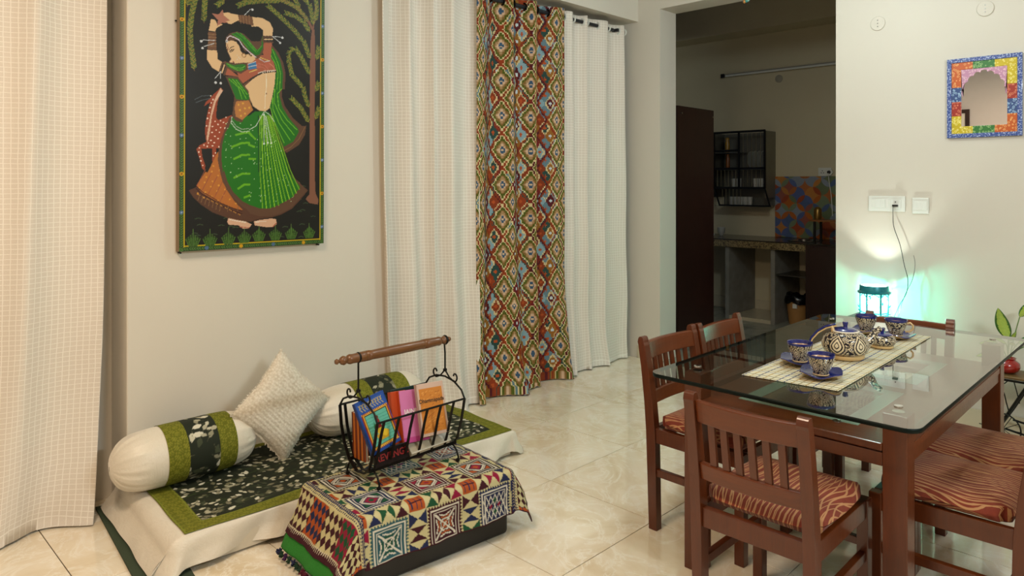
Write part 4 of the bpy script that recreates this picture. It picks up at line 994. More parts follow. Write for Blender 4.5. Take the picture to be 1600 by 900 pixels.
# ============================================================ MAGAZINE RACK
RK = thing('magazine_rack', 'black wrought iron magazine rack with turned wooden handle on the quilted bench', 'magazine rack', (.51, -1.38, .266))
ya, yb = -1.597, -1.172
def arc(c, r, a0, a1, n, f): return [f(c[0]+r*math.cos(a0+(a1-a0)*k/n), c[1]+r*math.sin(a0+(a1-a0)*k/n)) for k in range(n+1)]
def spiral(x0, z0, r0, r1, a0, a1, n, y): return [(x0+(r0+(r1-r0)*k/n)*math.cos(a0+(a1-a0)*k/n), y, z0+(r0+(r1-r0)*k/n)*math.sin(a0+(a1-a0)*k/n)) for k in range(n+1)]
def side_arc(y):   # hoop: back top -> bottom -> front top
    return [(.375, y, .545), (.385, y, .47), (.41, y, .40), (.445, y, .345), (.50, y, .315), (.555, y, .318), (.59, y, .35), (.615, y, .42), (.63, y, .48), (.64, y, .53)]
for y in (ya, yb):
    MB().strip(side_arc(y), (0, 1, 0), .012, .004).build('end_hoop', 'iron', RK)
    MB().tube([(.375, y, .545), (.40, y, .575), (.45, y, .595), (.51, y, .60), (.57, y, .59), (.62, y, .562), (.64, y, .53)], .004, 8).build('end_arch', 'iron', RK, smooth=True)
    jz = .628; yy = y+(0.0)
    hk = MB().tube([(.51, y+(.0 if y < -1.4 else -.006), .770), (.51, y, .70), (.51, y, jz)], .0038, 8)
    hk.lathe([(0, -.009), (.009, -.004), (.009, .004), (0, .009)], (.51, y, jz), 12); hk.build('hanger', 'iron', RK, smooth=True)
    for sg in (-1, 1):
        pts = [(.51, y, jz), (.51+sg*.03, y, jz-.028), (.51+sg*.058, y, jz-.040)]+spiral(.51+sg*.064, jz-.018, .022, .006, -math.pi/2, -math.pi/2+sg*4.6, 14, y)
        MB().tube(pts, .0036, 8).build('scroll', 'iron', RK, smooth=True)
    MB().lathe([(.0185, -.006), (.0215, 0), (.0185, .006)], (.51, y, .757), 16, 'y', caps=False).build('handle_ring', 'iron', RK, smooth=True)
MB().tube([(.64, ya, .53), (.64, yb, .53)], .0045, 8).build('top_rail', 'iron', RK); MB().tube([(.375, ya, .545), (.375, yb, .545)], .0045, 8).build('top_rail', 'iron', RK)
MB().strip([(.585, ya, .335), (.585, yb, .335)], (0, 0, 1), .014, .004).build('bottom_rail', 'iron', RK); MB().strip([(.44, ya, .345), (.44, yb, .345)], (0, 0, 1), .014, .004).build('bottom_rail', 'iron', RK)
for k in range(6):
    y = ya+.0+(yb-ya)*(k+.35)/6.3
    MB().strip([(.643, y+.005, .53), (.628, y, .47), (.612, y, .41), (.588, y, .34), (.555, y, .318)], (0, 1, 0), .012, .003).build('slat', 'iron', RK)
    MB().strip([(.372, y, .545), (.39, y, .46), (.415, y, .40), (.445, y, .345), (.50, y, .315), (.555, y, .318)], (0, 1, 0), .012, .003).build('slat', 'iron', RK)
for x, y, sx in ((.40, ya+.02, -1), (.62, ya+.02, 1), (.40, yb-.02, -1), (.62, yb-.02, 1)):
    MB().tube([(.51+sx*.05, y, .322), (.51+sx*.08, y, .330), (x-sx*.008, y, .312), (x+sx*.004, y, .287), (x, y, .274)], .004, 8).lathe([(.0, -.008), (.009, -.006), (.009, .002), (0, .006)], (x, y, .276), 12).build('foot', 'iron', RK, smooth=True)
hd = MB(); Lh = .555; y0 = -1.698
prof = [(.0, 0), (.008, .002), (.011, .009), (.006, .016), (.006, .020), (.014, .026), (.018, .036), (.014, .046), (.0105, .050), (.017, .056), (.0195, .064), (.018, .075), (.0195, .11), (.0205, .13), (.0175, .134), (.0205, .138), (.0175, .142), (.0205, .146), (.0185, .16), (.0195, .22), (.020, Lh/2)]
prof = prof+[(r, Lh-z) for r, z in prof[-2::-1]]
vs = prof; m_ = MB()
m_.lathe([(r, z) for r, z in vs], (.51, y0, .757), 24, 'y'); m_.build('handle', 'rodwood', RK, smooth=True)
# books -----------------------------------------------------------
def text(s, size, mat_, parent, fr, ext=.0003, shear=0, bold=0, label=None):
    c = bpy.data.curves.new('lettering', 'FONT'); c.body = s; c.size = size; c.align_x = 'CENTER'; c.align_y = 'CENTER'; c.extrude = ext; c.shear = shear; c.offset = bold; c.resolution_u = 3
    o = bpy.data.objects.new('tmp', c); COL.objects.link(o); bpy.context.view_layer.update()
    me = bpy.data.meshes.new_from_object(o.evaluated_get(bpy.context.evaluated_depsgraph_get())); bpy.data.objects.remove(o)
    me.transform(fr); me.transform(Matrix.Translation(-wloc(parent)))
    q = bpy.data.objects.new('lettering', me); COL.objects.link(q); me.materials.clear(); me.materials.append(mat_); q.parent = parent; return q
def book(label, tl, tr, br, bl, th, cover, draw=None, spine='#b0a890', txt=(), group='books in the magazine rack', page=True):
    """cover quad given by four world corners, thickness goes behind it"""
    tl, tr, br, bl = map(Vector, (tl, tr, br, bl)); o = bl; u = (br-bl+tr-tl)/2; v = (tl-bl+tr-br)/2; w, h = u.length, v.length; u.normalize(); v = (v-u*v.dot(u)).normalized(); nrm = u.cross(v)
    c = (tl+tr+br+bl)/4; o = c-u*w/2-v*h/2; F = Matrix((u, v, nrm)).transposed().to_4x4(); F.translation = o
    t = thing('book', label, 'book', o, 0, group)
    if page: MB().hexa([F@Vector(q) for q in ((.002, .002, -th+.001), (w-.003, .002, -th+.001), (w-.003, h-.002, -th+.001), (.002, h-.002, -th+.001))], [F@Vector(q) for q in ((.002, .002, -.001), (w-.003, .002, -.001), (w-.003, h-.002, -.001), (.002, h-.002, -.001))]).build('pages', plain('paper', '#cfc6b0', .9, var=.08, vs=100), t)
    MB().hexa([F@Vector(q) for q in ((0, 0, -th), (w, 0, -th), (w, h, -th), (0, h, -th))], [F@Vector(q) for q in ((0, 0, -th+.0012), (w, 0, -th+.0012), (w, h, -th+.0012), (0, h, -th+.0012))]).build('back_cover', plain('book_board', cover, .45, var=.05), t)
    MB().hexa([F@Vector(q) for q in ((-.001, 0, -th), (.002, 0, -th), (.002, h, -th), (-.001, h, -th))], [F@Vector(q) for q in ((-.001, 0, 0), (.002, 0, 0), (.002, h, 0), (-.001, h, 0))]).build('spine', plain('book_spine', spine, .45, var=.05), t)
    nu, nv = max(8, int(w/.0018)), max(8, int(h/.0018)); U, V = np.meshgrid(np.linspace(0, w, nu), np.linspace(0, h, nv)); R = Ras(U, V, cover)
    if draw: draw(R, w, h)
    R3 = np.array(F.to_3x3()); P = U[..., None]*R3[:, 0]+V[..., None]*R3[:, 1]+np.array(o)
    grid('front_cover', P, 'card', t, cols=R.A, thick=.001)
    for s, size, x, y, col, bold in txt:
        text(s, size, plain('print_ink', col, .5, var=0), t, F@Matrix.Translation((w*x, h*y, .0006)), bold=bold)
    return t
def d_blue(R, w, h):
    R.rect(.004, w-.004, h*.72, h-.008, '#1c4a9a'); rr = random.Random(1)
    for k in range(9): x = .012+k*(w-.026)/9; R.line([(x, h*.93), (x+.007, h*.87), (x+.001, h*.86), (x+.008, h*.93)], .0032, '#a8985c'); R.line([(x+.004, h*.84), (x+.010, h*.80)], .003, '#b4a468')
    a, b, c, d = w*.08, w*.98, h*.06, h*.76
    R.rect(a, b, c, d, '#8a2a14'); R.rect(a+.005, b-.005, c+.005, d-.005, '#c89a30'); R.rect(a+.010, b-.010, c+.010, d-.010, '#30201a'); R.rect(a+.013, b-.013, c+.013, d-.013, '#5aa894')
    for k in range(9): R.line([(a+.013, c+.025+k*.012), (b-.013, c+.020+k*.012)], .002, '#3c8a78')
    R.poly([(w*.3, h*.3), (w*.75, h*.3), (w*.68, h*.18), (w*.38, h*.18)], '#b89018'); R.dot(w*.5, h*.36, .016, '#c8a81c'); R.dot(w*.62, h*.28, .013, '#d0b02a')
    R.poly([(w*.44, h*.40), (w*.58, h*.40), (w*.56, h*.56), (w*.46, h*.58)], '#7a1c18'); R.dot(w*.5, h*.60, .008, '#5a3018'); R.poly([(w*.32, h*.42), (w*.40, h*.44), (w*.38, h*.56)], '#1c6a3a')
    for k in range(16): R.dot(a+.003+k*(b-a)/16, d-.003, .002, '#e0c060'); R.dot(a+.003+k*(b-a)/16, c+.003, .002, '#e0c060')
book('blue book with a framed green and yellow picture on its cover', (.535, -1.651, .588), (.535, -1.502, .610), (.60, -1.461, .429), (.60, -1.569, .394), .016, '#16408c', d_blue, '#123070', (('WONDER', .030, .50, .90, '#9c8a58', .001), ('TALES', .030, .50, .80, '#9c8a58', .001)) if False else (), )
def d_pink(R, w, h): R.rect(0, w, 0, h*.10, '#b84a88')
book('pink book with white title leaning in the rack', (.520, -1.430, .590), (.520, -1.318, .577), (.585, -1.285, .385), (.585, -1.425, .395), .018, '#c873a4', d_pink, '#b4441c', (('JAINISM', .027, .50, .58, '#ded8d0', .0006),))
def d_or(R, w, h):
    R.rect(.010, w-.010, .012, h-.02, '#c47c34'); rr = random.Random(4)
    for k in range(60): x, y = .012+rr.random()*(w-.03), .015+rr.random()*(h-.05); R.line([(x, y), (x+.008, y+.006*rr.random())], .003, rr.choice(['#d89a50', '#a8602a', '#cf9048']))
book('orange book with pale border and dark title leaning in the rack', (.548, -1.367, .611), (.548, -1.240, .594), (.610, -1.206, .404), (.610, -1.352, .405), .014, '#c8aa98', d_or, '#a89080', (('Dhammapada', .023, .5, .66, '#2c2016', .0003),))
book('dark green book standing behind the pink book', (.47, -1.43, .588), (.47, -1.25, .575), (.51, -1.25, .37), (.51, -1.43, .37), .012, '#16302a', None, '#10201c')
book('orange-red book with its spine beside the pink book', (.505, -1.452, .590), (.505, -1.39, .583), (.565, -1.38, .385), (.565, -1.462, .39), .018, '#b4441c', None, '#b4441c')
book('red-lettered black book lying low behind the slats', (.585, -1.575, .398), (.585, -1.42, .405), (.598, -1.42, .345), (.598, -1.575, .345), .012, '#181010', None, '#181010', (('REVENGE', .036, .5, .5, '#8a1a18', .0008),))
book('brown and orange book at the left end of the rack', (.42, -1.575, .52), (.52, -1.585, .53), (.55, -1.58, .35), (.45, -1.58, .35), .012, '#8a3a14', lambda R, w, h: [R.rect(w*k/7, w*k/7+.006, 0, h, '#c07824' if k % 2 else '#2c1a10') for k in range(7)], '#8a3a14')
book('cream magazine lying in the rack bottom below the orange book', (.565, -1.41, .385), (.565, -1.21, .39), (.60, -1.21, .355), (.60, -1.41, .352), .018, '#b0a690', None, '#a09680')
# ============================================================ DINING TABLE
TX0, TX1, TY0, TY1, TZ = 1.442, 2.345, -.985, .605, .75
TB = thing('dining_table', 'reddish brown wooden dining table with glass top and frosted lower panes', 'table', (1.89, -.15, 0))
LX = (1.530, 2.235); LY = (-.79, .485)
for x in LX:
    for y in LY:
        lg = MB().box((x, y, .366), (.072, .072, .732)).build('leg', 'wood', TB, bevel=.003)
        MB().lathe([(.0, 0), (.018, .0), (.018, .0035), (0, .0035)], (x, y, .7322), 24).build('glass_support', 'chrome', lg, smooth=True)
        MB().lathe([(.0, 0), (.013, 0), (.013, .003), (.006, .004), (0, .004)], (x, y, .7501), 24).build('chrome_cap', 'chrome', lg, smooth=True)
SZ = .637; sx0, sx1, sy0, sy1 = 1.495, 2.268, -.822, .518
PN = [(1.665, 2.075, -.70, -.24), (1.665, 2.075, -.06, .36)]
sh = MB()
xs = [sx0, 1.665, 2.075, sx1]; ys = [sy0, -.70, -.24, -.06, .36, sy1]
for i in range(3):
    for j in range(5):
        if i == 1 and j in (1, 3): continue
        sh.b2(xs[i], xs[i+1], ys[j], ys[j+1], SZ-.022, SZ)
sh.build('shelf_panel', 'woodx', TB)
MB().b2(1.566, 2.199, -.825, -.795, .567, SZ-.028).build('apron', 'wood', TB, bevel=.002); MB().b2(1.566, 2.199, .49, .52, .567, SZ-.022).build('apron', 'wood', TB, bevel=.002)
for x in (1.512, 2.253): MB().b2(x-.012, x+.012, -.754, .449, .577, .66).build('apron', 'wood', TB, bevel=.002)
MB().b2(1.566, 2.199, -.830, -.795, SZ-.024, SZ+.001).build('front_moulding', 'wood', TB, bevel=.004)
def glassmat(name, tint, edge=False, refl=1.0, rough=.0):
    t = NT(name); tr = t.n('ShaderNodeBsdfTransparent'); tr.inputs[0].default_value = (*tint, 1); gl = t.n('ShaderNodeBsdfGlossy'); gl.inputs['Roughness'].default_value = rough; gl.inputs[0].default_value = (1, 1, 1, 1)
    fr_ = t.n('ShaderNodeFresnel'); fr_.inputs[0].default_value = 1.52; geo = t.n('ShaderNodeNewGeometry'); f = t.math('MULTIPLY', t.math('MULTIPLY', fr_.outputs[0], refl), t.math('SUBTRACT', 1, geo.outputs['Backfacing']))
    mx = t.n('ShaderNodeMixShader'); t.l(t.math('MINIMUM', f, 1), mx.inputs[0]); t.l(tr.outputs[0], mx.inputs[1]); t.l(gl.outputs[0], mx.inputs[2]); t.l(mx.outputs[0], t.out.inputs[0]); return t.m
M['glass'] = glassmat('table_glass', (.90, .95, .92), refl=1.75)
t = NT('glass_edge'); t.col('#03100c'); t.set(Roughness=.45); t.b.inputs['Specular IOR Level'].default_value = .15; M['gedge'] = t.m
r = .045; out = []
for cx, cy, a in ((TX1-r, TY1-r, 0), (TX0+r, TY1-r, 90), (TX0+r, TY0+r, 180), (TX1-r, TY0+r, 270)):
    for k in range(9): q = math.radians(a+k*11.25); out.append((cx+r*math.cos(q), cy+r*math.sin(q)))
g = MB().prism(out, .014, Matrix.Translation((0, 0, TZ-.014))).build('glass_top', 'glass', TB)
g.data.materials.append(M['gedge'])
for p in g.data.polygons:
    if abs(p.normal.z) < .5: p.material_index = 1; p.use_smooth = True
fg = NT('frosted_glass'); fg.col('#8fa898'); fg.set(Roughness=.35, Coat_Weight=.5); fg.b.inputs['Alpha'].default_value = .75; M['frost'] = fg.m
M['glass2'] = glassmat('shelf_glass', (.82, .90, .86), refl=1.5)
for x0, x1, y0_, y1_ in PN:
    MB().b2(x0+.001, x1-.001, y0_+.001, y1_-.001, SZ-.006, SZ-.001).build('shelf_glass', 'glass2', TB)
    e = .045
    MB().b2(x0-.01, x1+.01, y0_-.01, y0_+e, SZ, SZ+.0015).b2(x0-.01, x1+.01, y1_-e, y1_+.01, SZ, SZ+.0015).b2(x0-.01, x0+e, y0_+e, y1_-e, SZ, SZ+.0015).b2(x1-e, x1+.01, y0_+e, y1_-e, SZ, SZ+.0015).build('frosted_border', 'frost', TB)
MB().lathe([(0, 0), (.014, 0), (.014, .003), (.007, .004), (0, .004)], (2.02, -.72, SZ+.0016), 20).build('chrome_cap', 'chrome', TB)
# ============================================================ CHAIRS
t = NT('striped_cushion'); v = t.coord('Object', (1, 1, 1)); sp = t.n('ShaderNodeSeparateXYZ'); t.l(v, sp.inputs[0])
def wavy(freq, off, amp, thr):
    nz = t.noise(t.coord('Object', (5, 3.6, 3), loc=(off, 0, 0)), 1.0, 1, .4); a = t.math('ADD', t.math('MULTIPLY', sp.outputs[0], freq), t.math('MULTIPLY', nz, amp))
    s = t.math('ABSOLUTE', t.math('SUBTRACT', t.math('FRACT', a), .5)); return t.math('LESS_THAN', s, thr)
m1 = wavy(58, 0, 8, .115); m2 = wavy(50, 7, 9, .09); mk = t.math('MAXIMUM', m1, m2)
t.col(t.mix(mk, t.mix(t.noise(v, 60), '#661a08', '#82300e'), '#ac7a4e')); t.set(Roughness=.85, Sheen_Weight=.1); t.bump(t.noise(v, 400), .4, .001); M['stripe'] = t.m
def make_chair(label, loc, rz, group):
    T = thing('dining_chair', label, 'chair', loc, rz, group); L = dict(world=False)
    hw = .181; pw = .036
    for sx in (-1, 1):
        prof = [(-.199, 0, .040), (-.204, .2, .043), (-.210, .40, .046), (-.221, .52, .042), (-.240, .66, .037), (-.257, .755, .034)]
        mb = MB(); vs = []
        for y, z, d in prof: vs += [(sx*hw-pw/2, y-d/2, z), (sx*hw+pw/2, y-d/2, z), (sx*hw+pw/2, y+d/2, z), (sx*hw-pw/2, y+d/2, z)]
        for k in range(1, 6):
            a = math.pi/2*k/5; y = -.261; h = .755+.034*math.sin(a); c = math.cos(a)*.7+.3; vs += [(sx*hw-pw/2, y-.017*c, h), (sx*hw+pw/2, y-.017*c, h), (sx*hw+pw/2, y+.017*c, h), (sx*hw-pw/2, y+.017*c, h)]
        m = len(vs)//4; fs = [(3, 2, 1, 0), tuple((m-1)*4+k for k in range(4))]
        for i in range(m-1):
            for k in range(4): fs.append((i*4+k, i*4+(k+1) % 4, i*4+4+(k+1) % 4, i*4+4+k))
        mb.add(vs, fs).build('rear_leg', 'wood', T, bevel=.004, **L)
        MB().box((sx*hw, .199, .209), (pw, .040, .418)).build('front_leg', 'wood', T, bevel=.003, **L)
        MB().b2(sx*hw-.012, sx*hw+.012, -.19, .18, .360, .420).build('seat_rail', 'wood', T, bevel=.002, **L)
        MB().b2(sx*hw-.011, sx*hw+.011, -.185, .18, .222, .252).build('stretcher', 'wood', T, bevel=.002, **L)
    MB().b2(-hw+.018, hw-.018, -.222, -.198, .360, .420).build('seat_rail', 'wood', T, bevel=.002, **L)
    MB().b2(-hw+.018, hw-.018, .188, .212, .360, .420).build('seat_rail', 'wood', T, bevel=.002, **L)
    MB().b2(-hw+.018, hw-.018, .19, .212, .262, .287).build('stretcher', 'wood', T, bevel=.002, **L)
    def rail(z0, z1, yb0, yb1, bow, nm, th=.022):
        mb = MB(); vs = []; N = 12; x0 = -hw+pw/2-.002
        for k in range(N+1):
            f = k/N; x = x0+(-2*x0)*f; b = bow*(1-(2*f-1)**2)
            for y, z in ((yb0-b-th/2, z0), (yb0-b+th/2, z0), (yb1-b+th/2, z1), (yb1-b-th/2, z1)): vs.append((x, y, z))
        fs = [(3, 2, 1, 0), tuple(N*4+k for k in range(4))]
        for i in range(N):
            for k in range(4): fs.append((i*4+k, i*4+(k+1) % 4, i*4+4+(k+1) % 4, i*4+4+k))
        mb.add(vs, fs).build(nm, 'woodx', T, bevel=.004, **L)
    rail(.695, .765, -.243, -.255, .020, 'top_rail'); rail(.512, .566, -.219, -.228, .014, 'lower_back_rail')
    for k in range(6):
        f = (k+1)/7; x = (2*f-1)*.158; b0 = .014*(1-(2*f-1)**2); b1 = .020*(1-(2*f-1)**2)
        MB().hexa([(x-.0115, -.227-b0-.006, .563), (x+.0115, -.227-b0-.006, .563), (x+.0115, -.227-b0+.006, .563), (x-.0115, -.227-b0+.006, .563)], [(x-.0115, -.244-b1-.006, .70), (x+.0115, -.244-b1-.006, .70), (x+.0115, -.244-b1+.006, .70), (x-.0115, -.244-b1+.006, .70)]).build('back_slat', 'wood', T, bevel=.0015, **L)
    # padded seat cushion
    n = 28; a, b = np.meshgrid(np.linspace(-1, 1, n), np.linspace(-1, 1, n)); rr = (np.abs(a)**5+np.abs(b)**5)**.2; k = 1/np.maximum(1, np.maximum(rr, 1e-6)/1)
    hgt = np.maximum(0, 1-np.maximum(abs(a), abs(b))**5)**.5
    X = a*.196*np.where(rr > 1, k, 1); Y = b*.200*np.where(rr > 1, k, 1)+.006
    edge_notch = (b < -.80) & (abs(a) > .78); X = np.where(edge_notch, np.sign(a)*np.minimum(abs(X), .160), X)
    ztop = .444+.036*hgt+.003*np.sin(a*4)*np.cos(b*5); zb = .444-.023*hgt**.5
    P1 = np.stack([X, Y, ztop], -1); P2 = np.stack([X, Y, zb], -1); me_ = MB()
    V = [tuple(q) for q in P1.reshape(-1, 3)]+[tuple(q) for q in P2.reshape(-1, 3)]; F = []; N = n*n
    for i in range(n-1):
        for j in range(n-1):
            q = i*n+j; F.append((q, q+1, q+n+1, q+n)); F.append((N+q+n, N+q+n+1, N+q+1, N+q))
    me_.add(V, F); c_ = me_.build('seat_cushion', 'stripe', T, **L); 
    bm = bmesh.new(); bm.from_mesh(c_.data); bmesh.ops.remove_doubles(bm, verts=bm.verts, dist=1e-4); bmesh.ops.recalc_face_normals(bm, faces=bm.faces); bm.to_mesh(c_.data); bm.free()
    for p in c_.data.polygons: p.use_smooth = True
    return T
GC = 'dining chairs around the glass table'
ch = make_chair('wooden dining chair at the near end of the table, its back to the viewer', (1.934, -.936, 0), 0.0, GC)
for lab, loc, rz in (('wooden dining chair on the left side of the table, nearest the floor bed', (1.448, -.478, 0), -math.pi/2-.03),
                     ('wooden dining chair on the left side, nearer the kitchen opening', (1.462, -.066, 0), -math.pi/2),
                     ('wooden dining chair at the far end of the table below the lantern', (1.862, .375, 0), math.pi+.05),
                     ('wooden dining chair on the right side, its striped cushion nearest the viewer', (2.325, -.475, 0), math.pi/2),
                     ('wooden dining chair on the right side, behind the nearer striped cushion', (2.325, -.075, 0), math.pi/2)):
    dup(ch, loc, rz, lab)
# ============================================================ TABLE RUNNER AND TEA SET
RXY = ((1.715, -.80), (2.042, -.765), (2.025, .345), (1.700, .335))
nu, nv = 230, 560; u, v = np.meshgrid(np.linspace(0, 1, nu), np.linspace(0, 1, nv)); P = bil(*[(*q, 0) for q in RXY], u, v); P[..., 2] = .7545+.0008*np.sin(u*9)*np.sin(v*23)
R = Ras(u*.33, v*1.13, '#cfcab0')
for k in range(14): R.line([(.006+k*.0245, 0), (.006+k*.0245, 1.13)], .0034, ['#8a7e5a', '#a88c4c', '#2c3a66', '#a88c4c'][k % 4] if k % 5 else '#3c4a7c')
for k in range(47): R.line([(0, .010+k*.0245), (.33, .010+k*.0245)], .0046 if k % 4 else .006, ['#8a7e5a', '#6e6850', '#a88c4c', '#28386a'][k % 4])
rn = thing('table_runner', 'cream checked cotton runner lying along the glass table top', 'table runner', (1.87, -.2, .752))
grid('runner_cloth', P, 'print', rn, cols=R.A, thick=.0018)
fr = MB(); rnd = random.Random(6)
for (a, b) in ((0, 1), (2, 3)):
    A, B = Vector((*RXY[a], .7535)), Vector((*RXY[b], .7535))
    for k in range(60):
        p = A.lerp(B, k/59); fr.tube([p, p+Vector((rnd.uniform(-.002, .002), -.006 if a == 0 else .006, -.001))], .0008, 4)
fr.build('fringe', 'print', rn, kind='stuff')
t = NT('floral_glaze'); v = t.coord('Object', (1, 1, 1)); nz = t.noise(v, 60, 2, .5, 0, 1); ad = t.n('ShaderNodeVectorMath', operation='MULTIPLY_ADD'); t.l(nz, ad.inputs[0]); ad.inputs[1].default_value = (.016,)*3; t.l(v, ad.inputs[2])
vo = t.n('ShaderNodeTexVoronoi', feature='DISTANCE_TO_EDGE'); t.l(ad.outputs[0], vo.inputs['Vector']); vo.inputs['Scale'].default_value = 78
v2 = t.n('ShaderNodeTexVoronoi', feature='F1'); t.l(ad.outputs[0], v2.inputs['Vector']); v2.inputs['Scale'].default_value = 78
ring = t.math('LESS_THAN', v2.outputs['Distance'], .14); e = t.math('LESS_THAN', vo.outputs['Distance'], .135)
t.col(t.mix(t.math('MAXIMUM', e, ring), t.mix(t.noise(v, 150), '#c2b090', '#dccdae'), '#120c16')); t.set(Roughness=.15, Coat_Weight=.8, Coat_Roughness=.05); M['floral'] = t.m

def floral(prof, parent, scale=1.0, seed=1, medals=4, name='pot_body', nU=220):
    pr = np.array(prof, float); seg = np.hypot(*np.diff(pr, axis=0).T); L = np.concatenate([[0], np.cumsum(seg)]); R0 = pr[:, 0].max(); nV = max(24, int(L[-1]/.0011))
    # smooth profile
    vv = np.linspace(0, L[-1], nV); rr = np.interp(vv, L, pr[:, 0]); zz = np.interp(vv, L, pr[:, 1])
    for _ in range(3): rr[1:-1] = (rr[:-2]+rr[1:-1]*2+rr[2:])/4; zz[1:-1] = (zz[:-2]+zz[1:-1]*2+zz[2:])/4
    C_ = 2*math.pi*R0; th = np.linspace(0, 2*np.pi, nU, endpoint=False); U, V = np.meshgrid(th*R0, vv); F = Ras(U, V, '#100c1a'); H = L[-1]; rnd = random.Random(seed); k = scale; cr_ = ['#cdbb98', '#b9a684', '#d8c9a8']
    for _ in range(int(C_*H/(.0105*k)**2*1.5)):
        x, y, a = rnd.random()*C_, rnd.random()*H, rnd.random()*6.28; l = .0105*k; ca, sa = math.cos(a), math.sin(a); c = rnd.choice(cr_)
        F.poly([(x+u*ca-w*sa, y+u*sa+w*ca) for u, w in ((-l*.75, 0), (-l*.3, l*.42), (l*.35, l*.34), (l*.95, 0), (l*.35, -l*.34), (-l*.3, -l*.42))], '#100c1a')
        F.poly([(x+u*ca-w*sa, y+u*sa+w*ca) for u, w in ((-l*.6, 0), (-l*.2, l*.28), (l*.3, l*.20), (l*.75, 0), (l*.3, -l*.20), (-l*.2, -l*.28))], c)
    for _ in range(int(C_/(.030*k))):
        x, y = rnd.random()*C_, H*(.2+.6*rnd.random()); q = .0075*k
        for r_, c in ((1.5, '#100c1a'), (1.25, cr_[0]), (.8, '#141a3c'), (.4, cr_[2])): F.dot(x, y, q*r_, c)
    for m in range(medals):
        cx = C_*(m+.5)/medals; cy = H*.45; h = H*.42; w = h*.62
        for s_, c in ((1.15, '#100c1a'), (1.0, cr_[0]), (.80, '#100c1a'), (.62, cr_[2]), (.36, '#100c1a'), (.24, cr_[2])):
            pts = []
            for q in range(17):
                f = q/16; pts.append((w*s_*math.sin(math.pi*f**1.35)**.8, -h*s_*.8+2*h*s_*.95*(1-f) if False else h*s_*(1-1.8*(1-(1-f)**1.0))))
            pts += [(-p[0], p[1]) for p in pts[::-1]]; F.poly([(cx+p[0], cy+p[1]) for p in pts], c)
    F.rect(-9, 9, 0, H*.04, '#141a3c')
    P = np.stack([rr[:, None]*np.cos(th), rr[:, None]*np.sin(th), zz[:, None]+0*th], -1)
    return grid(name, P, 'glaze_print', parent, cols=F.A, close_u=True, world=False)
TZ_ = .7575
CUPM = []
def cup(label, x, y, rz, saucer=True, cs=1.0):
    T = thing('teacup', label, 'cup', (x, y, TZ_+(.010 if saucer else 0)), rz, 'floral teacups on the runner'); L = dict(world=False, smooth=True)
    if CUPM: o_ = bpy.data.objects.new('cup_body', CUPM[0]); COL.objects.link(o_); o_.parent = T
    else: CUPM.append(floral([(.026, .004), (.026, .010), (.034, .026), (.041, .045), (.045, .062), (.0455, .064)], T, .72, 3, 4, 'cup_body', 180).data)
    MB().lathe([(.0, .002), (.024, .002), (.026, .0), (.028, .003), (.026, .005)], (0, 0, 0), 36, caps=False).build('foot_ring', 'cream_glaze', T, **L)
    MB().lathe([(.0455, .063), (.047, .069), (.0465, .072), (.0435, .071), (.041, .060), (.036, .040), (.0, .034)], (0, 0, 0), 36, caps=False).build('blue_rim', 'blue_glaze', T, **L)
    MB().lathe([(.0, .0585), (.0405, .0585)], (0, 0, 0), 36, caps=False).build('tea', 'tea', T, **L)
    pts = [(.041, 0, .055), (.056, 0, .060), (.066, 0, .050), (.066, 0, .034), (.054, 0, .022), (.036, 0, .020)]
    MB().tube(pts, .0042, 10).build('handle', 'cream_glaze', T, **L)
    return T
def saucer(label, x, y, rz):
    T = thing('saucer', label, 'saucer', (x, y, TZ_-.001), rz, 'blue saucers under the teacups')
    def lob(r, z, a): k = r/.075; return r*(1+.07*k*math.cos(4*a)), z+.012*max(0, k-.45)*(1+1.0*math.cos(4*a))
    MB().lathe([(.0, .0), (.030, .0), (.034, .004), (.060, .008), (.075, .013)], (0, 0, 0), 64, lob=lob, caps=False).build('saucer_underside', 'cream_glaze', T, world=False, smooth=True)
    MB().lathe([(.0755, .0125), (.0745, .0155), (.060, .0105), (.034, .0075), (.0, .0075)], (0, 0, 0), 64, lob=lob, caps=False).build('blue_glaze_top', 'blue_glaze', T, world=False, smooth=True)
    return T
for lb, ls, x, y, a in (('floral teacup of milk tea nearest the viewer on the runner', 'blue saucer under the nearest teacup', 1.940, -.655, 2.2),
                    ('floral teacup of milk tea behind and left of the nearest cup, beside the teapot', 'blue saucer under the cup left of the nearest one', 1.808, -.525, 2.4),
                    ('floral teacup with visible cream handle at the far right of the tea set', 'blue saucer under the far right teacup', 1.925, .195, .3)):
    saucer(ls, x, y, a*.5); cup(lb, x, y, a)
saucer('blue saucer under the teacup behind the teapot', 1.795, .205, .6); cup('floral teacup behind the teapot, in front of the lantern', 1.795, .205, 2.0)
TP = thing('teapot', 'floral black and cream teapot with blue lid and bail handle', 'teapot', (1.893, -.305, TZ_), 0); L = dict(world=False, smooth=True)
MB().lathe([(.0, .0), (.066, .0), (.070, .004), (.071, .014), (.067, .018)], (0, 0, 0), 40).build('foot_ring', 'cream_glaze', TP, **L)
pb = floral([(.067, .017), (.080, .026), (.087, .042), (.087, .058), (.080, .078), (.066, .093), (.050, .100)], TP, 1.0, 7, 6, 'pot_body', 420); pb.rotation_euler[2] = -1.05
MB().lathe([(.050, .099), (.052, .103), (.048, .106), (.044, .103)], (0, 0, 0), 40, caps=False).build('neck_ring', plain('pale_glaze', '#d8cdb8', .2, coat=.5), TP, **L)
MB().lathe([(.047, .103), (.040, .110), (.024, .115), (.0, .117)], (0, 0, 0), 36).build('lid', 'blue_glaze', TP, **L)
MB().lathe([(.0, .115), (.009, .115), (.008, .122), (.011, .134), (.009, .138), (0, .138)], (.0, .0, 0), 20).build('lid_knob', 'blue_glaze', TP, **L)
sd = Vector((.72, .69, 0)).normalized()
